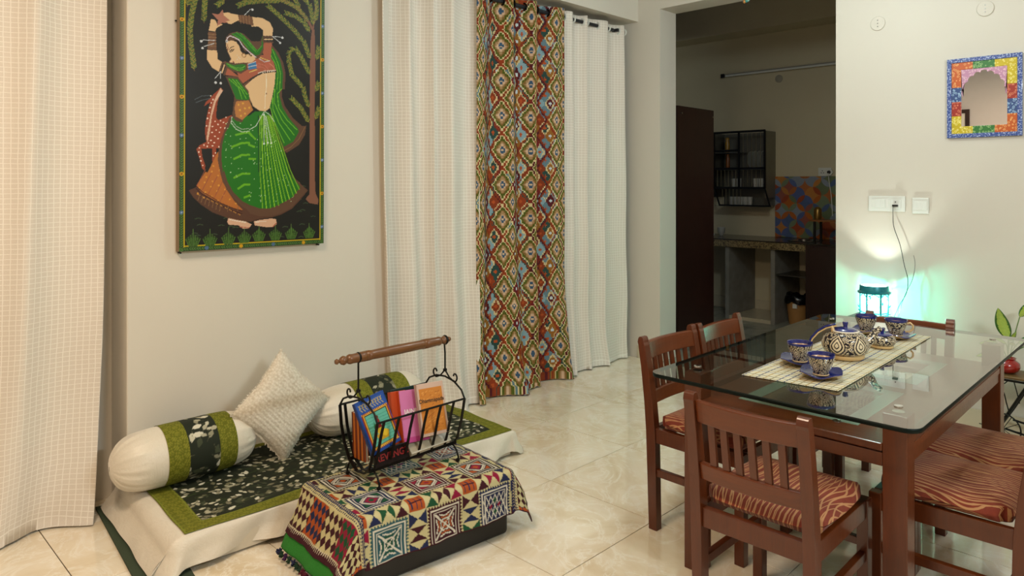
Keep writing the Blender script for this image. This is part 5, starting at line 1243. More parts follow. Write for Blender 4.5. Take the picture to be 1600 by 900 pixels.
MB().tube([tuple(sd*.070+Vector((0, 0, .05))), tuple(sd*.100+Vector((0, 0, .070))), tuple(sd*.118+Vector((0, 0, .098))), tuple(sd*.138+Vector((0, 0, .112)))], [.024, .017, .012, .010], 16).build('spout', 'floral', TP, **L)
for sg in (-1, 1):
    b = -sd*.035+Vector((-sd.y, sd.x, 0))*.0*sg + sd*(.0)
    c = Vector((sd.x*(-.045)*1.0, sd.y*(-.045), 0)) if sg < 0 else Vector((-.01, .045, 0))
    MB().tube([tuple(c+Vector((0, 0, .092))), tuple(c+Vector((-.004, 0, .108))), tuple(c+Vector((-.010, 0, .128)))], [.010, .007, .0045], 10).build('handle_lug', 'cream_glaze', TP, **L)
hp = [(-.030, -.018, .128), (-.045, -.034, .124), (-.062, -.040, .118), (-.090, -.048, .098), (-.112, -.054, .070), (-.122, -.056, .045), (-.118, -.056, .030)]
MB().strip(hp, (.35, -.94, 0), .016, .006).build('bail_handle', 'blue_glaze', TP, bevel=.0015, **L)
MB().strip([(x+.004, y+.002, z-.006) for x, y, z in hp], (.35, -.94, 0), .012, .005).build('handle_lining', 'cream_glaze', TP, **L)
SB = thing('sugar_bowl', 'small floral sugar bowl with blue lid between the teapot and the far cup', 'sugar bowl', (1.942, -.035, TZ_))
MB().lathe([(.0, .0), (.040, .0), (.044, .004), (.044, .010), (.041, .012)], (0, 0, 0), 36).build('foot_ring', 'cream_glaze', SB, **L)
floral([(.041, .011), (.051, .020), (.053, .032), (.048, .045), (.037, .053)], SB, .75, 5, 0, 'bowl_body', 240)
MB().lathe([(.038, .052), (.039, .055), (.030, .059), (.0, .062)], (0, 0, 0), 36).build('lid', 'blue_glaze', SB, **L)
MB().lathe([(.0, .060), (.007, .060), (.007, .070), (.009, .078), (.0, .081)], (0, 0, 0), 16).build('lid_knob', 'blue_glaze', SB, **L)
# ============================================================ LANTERN, SWITCHES, MIRROR
st = thing('side_stool', 'small dark stool carrying the lantern behind the far chair', 'stool', (1.40, 1.45, 0))
MB().b2(1.27, 1.53, 1.33, 1.58, .585, .605).build('stool_top', 'dark', st)
for x in (1.29, 1.51):
    for y in (1.35, 1.56): MB().b2(x-.012, x+.012, y-.012, y+.012, 0, .585).build('leg', 'dark', st)
lc = (1.404, 1.475); LZ = .606
LT = thing('lantern', 'teal metal lantern glowing green by the wall below the switches', 'lantern', (lc[0], lc[1], LZ))
LT.scale = (1.12, 1.12, 1); teal = plain('teal_enamel', '#0e7c88', .35, .3, var=.3, vs=80, coat=.3); M['teal'] = teal
MB().lathe([(.0, 0), (.078, 0), (.080, .01), (.072, .018), (0, .018)], (*lc, LZ), 6).build('base', 'teal', LT)
MB().lathe([(.064, .148), (.084, .150), (.086, .158), (.076, .164), (.074, .192), (.072, .197), (.068, .197), (.066, .164), (.064, .148)], (*lc, LZ), 40, caps=False).build('cap_ring', 'teal', LT, smooth=True)
MB().lathe([(.0655, .15), (.0675, .195)], (*lc, LZ), 40, caps=False).build('inner_lining', plain('white_enamel', '#e8f0ee', .5), LT, smooth=True)
t = NT('lantern_glass'); t.n; em = t.n('ShaderNodeEmission'); em.inputs[0].default_value = (.12, 1, .80, 1); em.inputs[1].default_value = 1.2; tr = t.n('ShaderNodeBsdfTranslucent'); tr.inputs[0].default_value = (.2, .9, .75, 1)
tp = t.n('ShaderNodeBsdfTransparent'); tp.inputs[0].default_value = (.10, .88, .68, 1); mx = t.n('ShaderNodeMixShader'); mx.inputs[0].default_value = .8; ads = t.n('ShaderNodeAddShader'); t.l(tr.outputs[0], mx.inputs[1]); t.l(tp.outputs[0], mx.inputs[2]); t.l(mx.outputs[0], ads.inputs[0]); t.l(em.outputs[0], ads.inputs[1]); t.l(ads.outputs[0], t.out.inputs[0]); M['lglass'] = t.m
for k in range(6):
    a0, a1 = math.pi/3*k+.3, math.pi/3*(k+1)+.3; p0 = (lc[0]+.070*math.cos(a0), lc[1]+.070*math.sin(a0)); p1 = (lc[0]+.070*math.cos(a1), lc[1]+.070*math.sin(a1))
    MB().tube([(*p0, LZ+.016), (*p0, LZ+.152)], .0045, 6).build('post', 'teal', LT)
    d = Vector(p1)-Vector(p0); q0, q1 = Vector(p0)+d*.10, Vector(p0)+d*.90
    pn = MB().add([(q0.x, q0.y, LZ+.02), (q1.x, q1.y, LZ+.02), (q1.x, q1.y, LZ+.15), (q0.x, q0.y, LZ+.15)], [(0, 1, 2, 3)]).build('glass_pane', 'lglass', LT)
    MB().tube([(*q0, LZ+.13), (*((q0+q1)/2), LZ+.148), (*q1, LZ+.13)], .003, 6).tube([(*q0, LZ+.03), (*q1, LZ+.03)], .003, 6).build('filigree', 'teal', LT)
rnd = random.Random(2); lv = MB()
for k in range(22):
    a = rnd.random()*6.28; z = LZ+.02+rnd.random()*.14; p = Vector((lc[0]+.078*math.cos(a), lc[1]+.078*math.sin(a), z)); q = Vector((rnd.uniform(-.012, .012), rnd.uniform(-.012, .012), rnd.uniform(-.012, .012)))
    lv.tube([p-q, p, p+q], [.001, .0045, .001], 5)
lv.build('leaf_ornament', 'teal', LT, kind='stuff')
bulb = MB().lathe([(.0, 0), (.014, .004), (.022, .02), (.018, .036), (.010, .046), (0, .05)], (lc[0], lc[1], LZ+.024), 20)
t = NT('bulb_glow'); t.b.inputs['Emission Color'].default_value = (.8, 1, .95, 1); t.b.inputs['Emission Strength'].default_value = 25; bulb.build('bulb', t.m, LT, smooth=True)
pl = bpy.data.lights.new('lantern_light', 'POINT'); pl.energy = 10; pl.color = (.92, 1, .93); pl.shadow_soft_size = .012; po = bpy.data.objects.new('lantern_light', pl); COL.objects.link(po); po.location = (lc[0], lc[1], LZ+.088)
# electrical plates
def plate(label, x0, x1, z0, z1, mods, nm='switch_board'):
    T = thing(nm, label, 'switch', ((x0+x1)/2, YB, (z0+z1)/2)); y = YB
    MB().b2(x0, x1, y-.012, y, z0, z1).build('cover_plate', 'plastic', T, bevel=.003)
    for a, b in mods:
        MB().b2(x0+(x1-x0)*a, x0+(x1-x0)*b, y-.0165, y-.011, z0+.022, z1-.022).build('module', 'plastic', T, bevel=.001)
    return T
p1 = plate('long white switch board with a small black plug in its socket', 1.311, 1.532, 1.256, 1.353, ((.10, .22), (.22, .34), (.34, .46), (.48, .57), (.62, .90)))
for dx, dz in ((-.012, -.010), (.012, -.010), (0, .012)): MB().lathe([(0, 0), (.0035, 0), (.0035, .002), (0, .002)], (1.478+dx, YB-.019, 1.305+dz), 10, '-y').build('socket_hole', 'black', p1)
p2 = plate('square white switch plate right of the plugged socket', 1.573, 1.667, 1.247, 1.344, ((.08, .36), (.36, .64), (.64, .92)))
cab = thing('power_cord', 'thin dark power cord hanging from the socket to the lantern', 'cord', (1.478, YB-.02, 1.30))
MB().b2(1.462, 1.494, YB-.036, YB-.0165, 1.288, 1.300).build('plug', 'black', cab, bevel=.002)
def bez(pts, n=8):
    P = [Vector(p) for p in pts]; o = []
    for i in range(len(P)-1):
        a, b, c, d = P[max(i-1, 0)], P[i], P[i+1], P[min(i+2, len(P)-1)]
        for k in range(n):
            t = k/n; o.append(.5*((2*b)+(-a+c)*t+(2*a-5*b+4*c-d)*t*t+(-a+3*b-3*c+d)*t**3))
    return o+[P[-1]]
MB().tube(bez([(1.468, 1.625, 1.294), (1.466, 1.63, 1.24), (1.470, 1.635, 1.16), (1.508, 1.63, 1.05), (1.535, 1.62, .93), (1.562, 1.60, .84), (1.560, 1.58, .76), (1.525, 1.56, .68), (1.500, 1.545, .61)]), .0022, 6).build('cable', 'black', cab, smooth=True)
MB().tube(bez([(1.590, 1.62, .99), (1.598, 1.62, .93), (1.585, 1.61, .84), (1.553, 1.60, .76), (1.530, 1.58, .68), (1.52, 1.56, .61)]), .0018, 6).build('cable', 'steel', cab, smooth=True)
for x, z in ((1.367, 2.46), (1.968, 2.455)):
    T = thing('ceiling_rose', 'round white electrical blank plate on the wall, '+('left one' if x < 1.5 else 'above the mirror'), 'wall plate', (x, YB, z))
    MB().lathe([(0, 0), (.044, 0), (.046, .004), (.043, .009), (0, .010)], (x, YB, z), 32, '-y').build('disc', 'wall', T, smooth=True)
    for k in (-1, 0, 1): MB().lathe([(0, 0), (.0035, 0), (.003, .003), (0, .003)], (x, YB-.010, z+k*.02), 10, '-y').build('screw', 'steel', T)
# mirror
MR = thing('mirror', 'square mirror in blue painted frame with coloured tiles and arched pink inlay', 'mirror', (1.96, YB, 1.94))
mx0, mx1, mz0, mz1 = 1.770, 2.153, 1.705, 2.176; fw = .024; yf = YB-.022
t = NT('blue_floral_frame'); v = t.coord(); nn = t.noise(v, 130, 3, .6); t.col(t.ramp(nn, [(.46, '#27468e'), (.52, '#27468e'), (.58, '#a8b8d8')])); t.set(Roughness=.35, Coat_Weight=.3); M['bframe'] = t.m
for a, b, c, d in ((mx0, mx1, mz1-fw, mz1), (mx0, mx1, mz0, mz0+fw), (mx0, mx0+fw, mz0+fw, mz1-fw), (mx1-fw, mx1, mz0+fw, mz1-fw)):
    MB().b2(a, b, yf, YB-.001, c, d).build('frame_rail', 'bframe', MR, bevel=.002)
def ptile(col, col2, sc=120, kind=0):
    t = NT('painted_inlay'); v = t.coord(); vo = t.n('ShaderNodeTexVoronoi'); t.l(v, vo.inputs['Vector']); vo.inputs['Scale'].default_value = sc*.55
    f = t.math('ABSOLUTE', t.math('SUBTRACT', vo.outputs['Distance'], .32)); t.col(t.mix(t.math('LESS_THAN', f, .10), col, col2)); t.set(Roughness=.35, Coat_Weight=.3); return t.m
mo, mg, my, mb_, mr, mp = ptile('#c2571c', '#e0a060'), ptile('#2c7434', '#86b070'), ptile('#c8b018', '#e8dc80'), ptile('#2a4a80', '#8fb0cc'), ptile('#9c2a20', '#d07858'), ptile('#c08aa8', '#e0bcc8', 160)
ix0, ix1, iz0, iz1 = mx0+fw, mx1-fw, mz0+fw, mz1-fw; tw = .050; W3 = (ix1-ix0)/3
H3 = (iz1-iz0-2*tw)/3; ti = []
tz = iz1-tw*.85; 
for (a, b, c, d, m) in ((ix0, ix0+W3, iz1-.043, iz1, mo), (ix0+W3, ix0+2*W3, iz1-.043, iz1, mg), (ix0+2*W3, ix1, iz1-.043, iz1, my), (ix0, ix0+W3, iz0, iz0+.043, my), (ix0+W3, ix0+2*W3, iz0, iz0+.043, mg), (ix0+2*W3, ix1, iz0, iz0+.043, mo)):
    MB().b2(a, b, yf+.006, YB-.002, c, d).build('painted_tile', m, MR, bevel=.001)
zz = [iz0+.043, iz0+.105, iz0+.19, iz0+.275, iz1-.043]
for k, (ml, mr2) in enumerate(((my, mo), (mr, mb_), (mb_, mr), (mo, my))):
    MB().b2(ix0, ix0+tw, yf+.006, YB-.002, zz[k], zz[k+1]).build('painted_tile', ml, MR, bevel=.001); MB().b2(ix1-tw, ix1, yf+.006, YB-.002, zz[k], zz[k+1]).build('painted_tile', mr2, MR, bevel=.001)
gx0, gx1, gz0, gz1 = ix0+tw, ix1-tw, iz0+.043, iz1-.043
arch = []; cxm = (gx0+gx1)/2; aw = (gx1-gx0)/2; zs = gz0+(gz1-gz0)*.52; N = 9
for k in range(N*6+1):
    f = k/(N*6); a = math.pi*f; rr = 1-.07*abs(math.sin(a*N*.5*2/2*1)) ; rr = 1-.075*(1-abs(math.sin(math.pi*f*N)))*(1 if abs(f-.5) > .04 else 0)
    arch.append((cxm-aw*rr*math.cos(a), zs+(gz1-.012-zs)*rr*math.sin(a)))
for half in (0, 1):
    pts = [p for p in arch if (p[0] <= cxm+1e-6 if half == 0 else p[0] >= cxm-1e-6)]
    poly = (pts+[(cxm, gz1), (gx0, gz1)]) if half == 0 else (pts[::-1]+[(cxm, gz1), (gx1, gz1)])
    MB().prism(poly, .005, Matrix(((1, 0, 0, 0), (0, 0, -1, YB-.008), (0, 1, 0, 0), (0, 0, 0, 1)))).build('pink_arch', mp, MR)
t = NT('mirror_silver'); t.col((.9, .9, .88, 1)); t.set(Metallic=1.0, Roughness=.0); MB().b2(gx0, gx1, YB-.008, YB-.004, gz0, gz1).build('mirror_glass', t.m, MR)
# plain framed picture seen in the mirror on the opposite wall
# ============================================================ PLANT STAND AND PLANT
PS = thing('plant_stand', 'black wrought iron stand with spoked wheel and wooden slab top by wall', 'plant stand', (2.15, 1.5, 0)); sy = 1.50
MB().b2(1.990, 2.42, 1.40, 1.60, .372, .386).build('slab_top', 'slab', PS, bevel=.003)
MB().strip([(1.985, 1.395, .366), (2.42, 1.395, .366)], (0, 1, 0), .012, .010).strip([(1.985, 1.605, .366), (2.42, 1.605, .366)], (0, 1, 0), .012, .010).strip([(1.99, 1.395, .366), (1.99, 1.605, .366)], (1, 0, 0), .012, .010).build('top_frame', 'iron', PS)
for y in (1.40, 1.60):
    MB().tube([(2.030, y, .012), (2.12, y, .17), (2.22, y, .362)], .008, 8).build('diagonal_bar', 'iron', PS); MB().tube([(2.115, y, .10), (2.45, y, .045)], .006, 8).build('lower_bar', 'iron', PS)
sc = []
MB().tube([(2.05, 1.40, .360), (2.03, 1.40, .352)]+spiral(2.045, .318, .032, .008, math.pi*.75, math.pi*.75+5.6, 22, 1.40), .0035, 6).build('scroll', 'iron', PS, smooth=True)
MB().tube(bez([(2.06, 1.40, .358), (2.085, 1.40, .34), (2.11, 1.40, .345), (2.125, 1.40, .362)]), .003, 6).tube(bez([(2.07, 1.40, .35), (2.105, 1.40, .30), (2.12, 1.40, .24), (2.138, 1.40, .17)]), .0035, 6).tube(bez([(2.155, 1.40, .36), (2.17, 1.40, .30), (2.18, 1.40, .25)]), .003, 6).build('scroll', 'iron', PS, smooth=True)
wx, wz, wr = 2.105, .100, .088
wh = MB().lathe([(wr-.004, -.004), (wr, 0), (wr-.004, .004), (wr-.008, 0), (wr-.004, -.004)], (wx, 1.385, wz), 40, 'y', caps=False).build('wheel_rim', 'iron', PS, smooth=True)
for k in range(12):
    a = k*math.pi/6; MB().tube([(wx, 1.385, wz), (wx+wr*.96*math.cos(a), 1.385, wz+wr*.96*math.sin(a))], .002, 6).build('spoke', 'iron', PS)
MB().lathe([(0, -.012), (.010, -.008), (.010, .008), (0, .012)], (wx, 1.385, wz), 12, 'y').build('hub', 'iron', PS)
MB().tube([(1.99, 1.40, .10), (2.03, 1.40, .098), (2.105, 1.40, .085)], .003, 6).tube([(1.985, 1.4, .045), (2.02, 1.4, .012), (2.055, 1.4, .008)], .003, 6).build('scroll', 'iron', PS)
PT = thing('potted_plant', 'red glazed pot with a yellow and green variegated leafy plant', 'potted plant', (2.105, 1.49, .387)); pc_ = (2.105, 1.49, .387)
MB().lathe([(0, 0), (.036, 0), (.056, .014), (.066, .035), (.062, .056), (.045, .070), (.041, .074), (.046, .082), (.043, .083), (.037, .074), (.0, .070)], pc_, 40).build('pot', 'red_glaze', PT, smooth=True)
MB().lathe([(0, .071), (.038, .071), (0, .075)], pc_, 20, caps=False).build('soil', plain('soil', '#2a1c10', .95, bs=.5), PT)
t = NT('variegated_leaf'); tc = t.n('ShaderNodeTexCoord'); sx = t.n('ShaderNodeSeparateXYZ'); t.l(tc.outputs['UV'], sx.inputs[0]); ed = t.math('ABSOLUTE', t.math('SUBTRACT', sx.outputs[0], .5)); nn = t.noise(t.coord(), 90, 4)
f = t.math('GREATER_THAN', t.math('ADD', t.math('MULTIPLY', ed, 1.7), t.math('MULTIPLY', nn, .55)), .86); t.col(t.mix(f, t.mix(nn, '#a8b84c', '#7c9a34'), '#2a5618')); t.set(Roughness=.4); t.b.inputs['Subsurface Weight'].default_value = .05; M['vleaf'] = t.m
def leaf(base, tip, w, side, curl=.02, stem=None):
    A, B = Vector(base), Vector(tip); d = B-A; sd_ = Vector(side).normalized(); nrm = d.cross(sd_).normalized(); n, m = 14, 7; P = np.zeros((n, m, 3)); UV = np.zeros((n, m, 2))
    for i in range(n):
        f = i/(n-1); ww = w*math.sin(math.pi*min(1, f**.75*1.0))**.8 if 0 < f < 1 else .0005
        for j in range(m):
            g = j/(m-1)-.5; p = A+d*f+sd_*ww*g*2+nrm*(curl*math.sin(math.pi*f)+abs(g)*ww*.5); P[i, j] = p; UV[i, j] = (j/(m-1), f)
    o = grid('leaf', P, 'vleaf', PT, uv=UV, thick=.0006)
    if stem: MB().tube(bez([stem, ((Vector(stem)+A)/2+Vector((0, 0, .01))), base]), .0028, 6).build('stem', plain('green_stem', '#5a7a34', .5), PT, smooth=True)
B0 = (2.110, 1.485, .458)
leaf((2.115, 1.475, .575), (2.070, 1.45, .745), .036, (1, .5, .15), .01, B0)
leaf((2.118, 1.475, .565), (2.155, 1.46, .625), .012, (.6, -.3, -.6), .006, (2.113, 1.48, .50))
leaf((2.105, 1.47, .552), (2.040, 1.43, .592), .016, (.3, .2, -1), .006, (2.112, 1.482, .49))
leaf((2.12, 1.47, .548), (2.165, 1.42, .548), .018, (.3, .6, -.7), .006, (2.112, 1.482, .48))
leaf((2.165, 1.47, .565), (2.26, 1.45, .60), .022, (-.2, .2, 1), .01, (2.115, 1.482, .47))
leaf((2.19, 1.48, .545), (2.27, 1.47, .50), .022, (-.2, .2, 1), .01, (2.115, 1.485, .465))
leaf((2.07, 1.46, .548), (1.985, 1.42, .542), .018, (.0, .3, 1), .012, (2.108, 1.48, .47))
leaf((2.06, 1.45, .500), (1.975, 1.40, .472), .018, (.0, .3, 1), .012, (2.106, 1.48, .465))
leaf((2.165, 1.49, .70), (2.235, 1.47, .80), .022, (.8, .3, -.5), .01, (2.118, 1.487, .47))
# hanging glass ornament at the lintel
OR = thing('hanging_ornament', 'small coloured glass ornament hanging at the top of the kitchen opening', 'ornament', (.462, YB-.03, 2.80))
for k, (dx, c) in enumerate(((-.016, '#b87a30'), (0, '#2a8a84'), (.014, '#8ab8a8'))):
    MB().lathe([(0, -.016), (.009, -.008), (.011, .003), (.005, .014), (0, .018)], (.462+dx, YB-.03, 2.758+k*.004), 12).build('glass_bead', plain('bead_glass', c, .1, coat=1), OR, smooth=True)
MB().tube([(.462, YB-.03, 2.765), (.462, YB-.03, 2.86), (.462, YB, 2.868)], .0015, 6).build('thread', 'steel', OR)
# ============================================================ KITCHEN
CB = thing('tall_cupboard', 'tall dark brown cupboard just inside the kitchen opening', 'cupboard', (-.8, 2.57, 0))
MB().b2(-1.15, -.522, 2.24, 2.862, .0, 2.125).build('carcass', 'dark', CB, bevel=.002)
MB().b2(-.5225, -.518, 2.245, 2.857, .08, 2.118).build('side_panel', 'dark', CB)
for y in (2.30, 2.83): MB().lathe([(0, 0), (.008, 0), (.008, .008), (0, .01)], (-.518, y, 2.06), 12, 'x').build('screw_cap', 'chrome', CB)
t = NT('granite'); v = t.coord(); vo = t.n('ShaderNodeTexVoronoi'); t.l(v, vo.inputs['Vector']); vo.inputs['Scale'].default_value = 110; t.col(t.ramp(vo.outputs['Color'], [(.2, '#3a3020'), (.5, '#7c6a48'), (.8, '#a89468')])); t.set(Roughness=.3); M['granite'] = t.m
CT = thing('kitchen_counter', 'speckled brown granite kitchen counter on grey slab supports', 'counter', (-.4, 4.0, 0))
MB().b2(-1.9, .035, 3.66, 4.288, .765, .835).build('front_lip', 'granite', CT, bevel=.004)
MB().b2(-1.9, 1.6, 3.66, 4.288, .836, .848).build('worktop', plain('dark_granite', '#3a342a', .2, var=.3, vs=60), CT, bevel=.002)
for x in (-.845, -.330): MB().b2(x-.022, x+.022, 3.70, 4.285, 0, .765).build('support_slab', 'cement', CT)
MB().b2(-.82, -.355, 3.70, 4.28, 0, .035).build('plinth', 'skirt', CT)
MB().b2(-.31, .02, 3.72, 4.2, .50, .512).build('wire_shelf', 'steel', CT)
BCp = thing('base_cupboard', 'dark brown kitchen base cupboard at the right of the counter', 'cupboard', (.5, 3.9, 0))
MB().b2(.036, 1.595, 3.64, 4.28, .05, .835).build('carcass', 'dark', BCp, bevel=.002); MB().b2(.045, .50, 3.622, 3.641, .07, .825).build('door', 'dark', BCp, bevel=.002); MB().b2(.51, 1.0, 3.622, 3.641, .07, .825).build('door', 'dark', BCp, bevel=.002)
nu, nv = 190, 190; u, v = np.meshgrid(np.linspace(0, 1.5, 430), np.linspace(0, .66, 190)); R = Ras(u, v, '#a85a2a'); g = .125; pal = ['#b06a3c', '#55688c', '#6f7a58', '#9a5a4c', '#8a94a0', '#b8662a', '#c08040', '#5a6a9a', '#a04c2c', '#7c8a6c']
idx = np.zeros(u.shape, int)
for i in range(-2, 16):
    for j in range(-10, 17):
        cx, cy = i*g, j*g; ins = np.hypot((u+v)*.7071-cx, (v-u)*.7071-cy+.6) < g*.707; idx += ins*((i*7+j*13+3)**2 % 97)
for k in range(10): R.A[idx % 10 == k] = rgb(pal[k])
BS = thing('backsplash', 'orange, blue and green leaf patterned splashback tiles behind the counter', 'tiles', (-.5, 4.288, .85))
P = np.stack([-.585+u, np.full(u.shape, 4.286), .85+v], -1); grid('patterned_tile', P, 'card', BS, cols=R.A, thick=.003)
DR = thing('dish_rack', 'dark steel wall dish rack with plates and cups in the kitchen', 'dish rack', (-.9, 4.17, 1.2)); y0r, y1r = 4.05, 4.295; x0r, x1r, z0r, z1r = -1.212, -.583, 1.30, 2.005
MB().b2(x1r-.004, x1r, y0r, y1r, z0r-.02, z1r).build('side_panel', plain('dull_steel', '#8a8878', .5, .5), DR); MB().b2(x0r, x0r+.004, y0r, y1r, z0r-.02, z1r).build('side_panel', 'steel', DR)
MB().b2(x0r, x1r, y1r-.006, y1r-.003, 1.19, z1r).build('back_panel', plain('dull_steel2', '#6c6a60', .45, .3), DR)
dk = plain('dark_steel', '#101214', .4, .4)
fm = MB()
for z in (z1r, 1.60, 1.385): fm.b2(x0r, x1r, y0r-.008, y0r+.008, z-.012, z+.012)
fm.b2(x0r, -.90, y0r-.008, y0r+.008, 1.790, 1.812)
for x in (x0r+.006, -.895, x1r-.006): fm.b2(x-.010, x+.010, y0r-.008, y0r+.008, 1.385, z1r)
fm.build('front_frame', dk, DR)
MB().hexa([(x0r+.07, y0r-.006, 1.19), (x0r+.085, y0r-.006, 1.19), (x0r+.085, y0r+.006, 1.19), (x0r+.07, y0r+.006, 1.19)], [(x0r, y0r-.006, 1.39), (x0r+.015, y0r-.006, 1.39), (x0r+.015, y0r+.006, 1.39), (x0r, y0r+.006, 1.39)]).hexa([(x1r+.045, y0r-.006, 1.19), (x1r+.06, y0r-.006, 1.19), (x1r+.06, y0r+.006, 1.19), (x1r+.045, y0r+.006, 1.19)], [(x1r-.015, y0r-.006, 1.39), (x1r, y0r-.006, 1.39), (x1r, y0r+.006, 1.39), (x1r-.015, y0r+.006, 1.39)]).b2(x0r+.07, x1r+.06, y0r-.008, y0r+.008, 1.182, 1.20).build('lower_frame', dk, DR)
for z in (1.79, 1.60, 1.39, 1.195): MB().b2(x0r+.01, x1r-.006 if z < 1.7 else -.90, y0r+.01, y1r-.01, z-.014, z-.010).build('shelf', 'steel', DR)
for k in range(6): MB().tube([(x0r+.05+k*.046, y0r, 1.60), (x0r+.05+k*.046, y0r, 1.40)], .003, 6).build('rod', 'chrome', DR)
for k in range(5): MB().tube([(-.845+k*.052, y0r, 1.60), (-.845+k*.052, y0r, 1.99)], .003, 6).tube([(-.845+k*.052, y0r, 1.40), (-.845+k*.052, y0r, 1.59)], .003, 6).build('rod', 'chrome', DR)
for k in range(6): MB().tube([(-1.10+k*.045, y0r, 1.38), (-1.10+k*.045, y0r, 1.20)], .003, 6).build('rod', 'chrome', DR)
pm = plain('plate_white', '#b8b8b0', .3)
for k in range(4):
    o = MB().lathe([(0, 0), (.06, 0), (.095, .012), (.093, .015), (.058, .004), (0, .004)], (-.82+k*.05, 4.17, 1.70), 28, 'x').build('plate', pm, smooth=True); tag(o, ('first', 'second', 'third', 'fourth')[k]+' plate from the left standing on edge in the dish rack', 'plate', 'plates in the dish rack')
for k in range(5):
    o = MB().lathe([(0, 0), (.024, 0), (.030, .09), (.028, .09), (.022, .004), (0, .004)], (-1.03+k*.055, 4.14, 1.386-.19+.0), 18).build('cup', pm, smooth=True); tag(o, ('first', 'second', 'third', 'fourth', 'fifth')[k]+' pale cup from the left on the lowest dish rack shelf', 'cup', 'cups on the lowest rack shelf')
for k in range(4):
    o = MB().lathe([(0, 0), (.026, 0), (.030, .10), (.028, .10), (.024, .004), (0, .004)], (-1.00+(k if k < 2 else k+2.3)*.062, 4.13, 1.39), 18).build('tumbler', pm, smooth=True); tag(o, ('first', 'second', 'third', 'fourth')[k]+' tumbler from the left on the middle dish rack shelf', 'tumbler', 'tumblers on the middle rack shelf')
o = MB().lathe([(0, 0), (.022, 0), (.026, .03), (.024, .11), (.018, .14), (.022, .16), (.016, .17), (0, .17)], (-1.08, 4.13, 1.781), 18).build('spice_jar', plain('amber_jar', '#a87c28', .25, var=.4, vs=60), smooth=True); tag(o, 'yellow spice jar on the top left shelf of the dish rack', 'jar')
o = MB().lathe([(0, 0), (.020, 0), (.024, .02), (.022, .12), (.014, .16), (.018, .175), (0, .18)], (-1.075, 4.13, 1.59), 18).build('spice_bottle', plain('brown_bottle', '#8a4e20', .25, var=.4, vs=60), smooth=True); tag(o, 'brown bottle on the second left shelf of the dish rack', 'bottle')
T = thing('waste_bin', 'tan plastic waste bin lined with a black bag under the counter', 'bin', (-.17, 3.93, 0))
MB().lathe([(0, 0), (.085, 0), (.115, .27), (.108, .27), (.08, .01), (0, .01)], (-.17, 3.93, .0), 24).build('bucket', plain('tan_plastic', '#b08048', .5), T, smooth=True)
rnd = random.Random(8); MB().lathe([(.128, .215), (.135, .25), (.125, .285), (.10, .30), (.06, .26), (0, .25)], (-.17, 3.93, 0), 30, lob=lambda r, z, a: (r*(1+.06*math.sin(5*a)+.04*math.sin(9*a+1)), z+.012*math.sin(3*a)+.01*math.sin(7*a))).build('bin_bag', plain('bag_black', '#08080a', .25, var=.3), T, smooth=True)
MB().b2(-.175, -.13, 3.818, 3.83, .17, .215).build('sticker', 'plastic', T)
o = MB().lathe([(0, 0), (.02, 0), (.022, .01), (.040, .03), (.044, .09), (.041, .09), (.036, .03), (0, .02)], (-1.13, 4.08, .849), 24).build('mug', plain('white_china', '#b8b6ae', .3), smooth=True); tag(o, 'white cup standing on the kitchen counter below the dish rack', 'cup')
o = MB().box((-1.20, 3.95, .862), (.10, .06, .026), Matrix.Rotation(.4, 3, 'Z')).build('folded_cloth', 'plastic', bevel=.008, segs=3); tag(o, 'small white folded cloth on the counter beside the cupboard', 'cloth')
T = thing('wall_socket', 'white double wall socket with black plug above the splashback', 'socket', (0, 4.3, 1.55)); MB().b2(-.105, .035, 4.288, 4.299, 1.512, 1.600).build('cover_plate', 'plastic', T, bevel=.002); 
for dx, dz in ((-.012, -.01), (.012, -.01), (0, .012)): MB().lathe([(0, 0), (.005, 0), (.005, .002), (0, .002)], (-.06+dx, 4.288, 1.556+dz), 10, '-y').build('socket_hole', 'black', T)
o = thing('appliance_plug', 'black round plug with pale cord in the kitchen wall socket', 'plug', (.02, 4.28, 1.55)); MB().lathe([(0, 0), (.034, 0), (.034, .02), (0, .022)], (.018, 4.288, 1.552), 20, '-y').build('plug_ring', 'plastic', o, smooth=True); MB().lathe([(0, 0), (.018, 0), (.016, .016), (0, .018)], (.018, 4.266, 1.552), 16, '-y').build('plug_body', 'black', o, smooth=True)
MB().tube(bez([(.018, 4.25, 1.54), (.03, 4.24, 1.45), (.06, 4.22, 1.3), (.08, 4.2, 1.1)]), .004, 6).build('cord', 'plastic', o)
T = thing('tube_light', 'unlit slim tube light fitting on the kitchen back wall', 'tube light', (-.5, 4.27, 2.68)); MB().b2(-1.22, .16, 4.262, 4.299, 2.668, 2.698).build('batten', plain('tube_batten', '#9c988c', .5), T, bevel=.003); MB().tube([(-1.17, 4.252, 2.673), (.11, 4.252, 2.673)], .012, 12).build('tube', 'plastic', T, smooth=True)
for x in (-1.21, .15): MB().b2(x-.02, x+.02, 4.24, 4.262, 2.655, 2.70).build('end_holder', 'black', T)
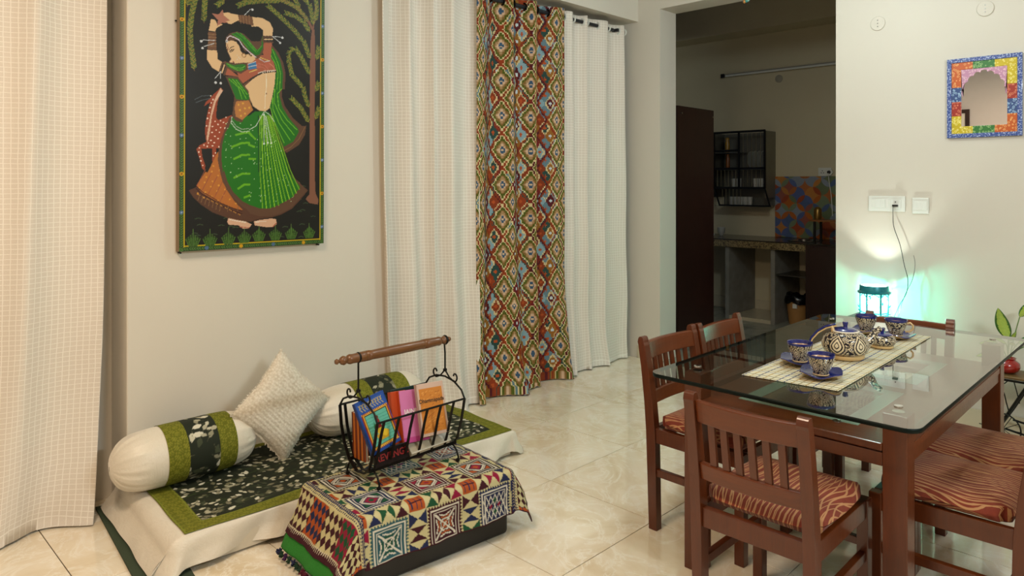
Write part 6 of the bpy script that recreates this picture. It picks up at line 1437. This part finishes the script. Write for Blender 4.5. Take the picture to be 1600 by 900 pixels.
T = thing('round_wall_box', 'small round electrical cover under the kitchen tube light', 'wall plate', (-.545, 4.3, 2.58)); MB().lathe([(0, 0), (.042, 0), (.042, .008), (.036, .010), (0, .010)], (-.545, 4.299, 2.585), 24, '-y').build('disc', plain('tube_cover', '#a09a88', .5), T, smooth=True)
T = thing('gas_stove', 'black gas stove with wooden topped stand at the right of the counter', 'stove', (.30, 3.95, .85)); MB().b2(-.22, .02, 3.80, 4.12, .849, .856).build('steel_tray', 'steel', T, bevel=.002); MB().lathe([(0, 0), (.06, 0), (.06, .012), (.03, .016), (0, .016)], (-.10, 3.93, .856), 24).build('burner', 'steel', T, smooth=True)
T = thing('counter_shelf', 'small orange wooden shelf carrying jars above the stove', 'shelf', (.15, 4.0, .85)); MB().b2(-.02, .40, 3.85, 4.05, 1.055, 1.072).build('shelf_board', plain('orange_wood', '#8a5424', .4), T); MB().b2(.02, .04, 3.86, 3.88, .849, 1.055).b2(.02, .04, 4.02, 4.04, .849, 1.055).build('legs', 'orange' if False else 'black', T)
for o_ in [q for q in bpy.data.objects if q.name.startswith('legs')]: o_.name = 'shelf_leg'
o = MB().lathe([(0, 0), (.035, 0), (.04, .02), (.038, .10), (.025, .12), (.0, .13)], (.03, 3.95, 1.0725), 20).build('spice_tin', plain('brass_tin', '#8a6a30', .3, .6), smooth=True); tag(o, 'round brass tin on the orange shelf at the edge of the opening', 'tin')
# framed picture on the wall behind the camera (shows in the mirror)
FP = thing('framed_picture', 'small framed blue picture on the wall opposite the mirror', 'picture', (0.24, -4.595, 2.13))
x, y, z = (0.24, -4.595, 2.13)
MB().b2(x-.24, x+.24, y, y+.02, z-.30, z+.30).build('mount', plain('mount_card', '#d8d4cc', .8), FP)
for a, b, c, d in ((-.27, .27, .27, .32), (-.27, .27, -.32, -.27), (-.27, -.22, -.27, .27), (.22, .27, -.27, .27)): MB().b2(x+a, x+b, y, y+.035, z+c, z+d).build('frame_rail', 'dark', FP)
MB().b2(x-.14, x+.14, y+.02, y+.022, z-.2, z+.2).build('print', plain('blue_print', '#4a5a7c', .6, var=.5, vs=8), FP)
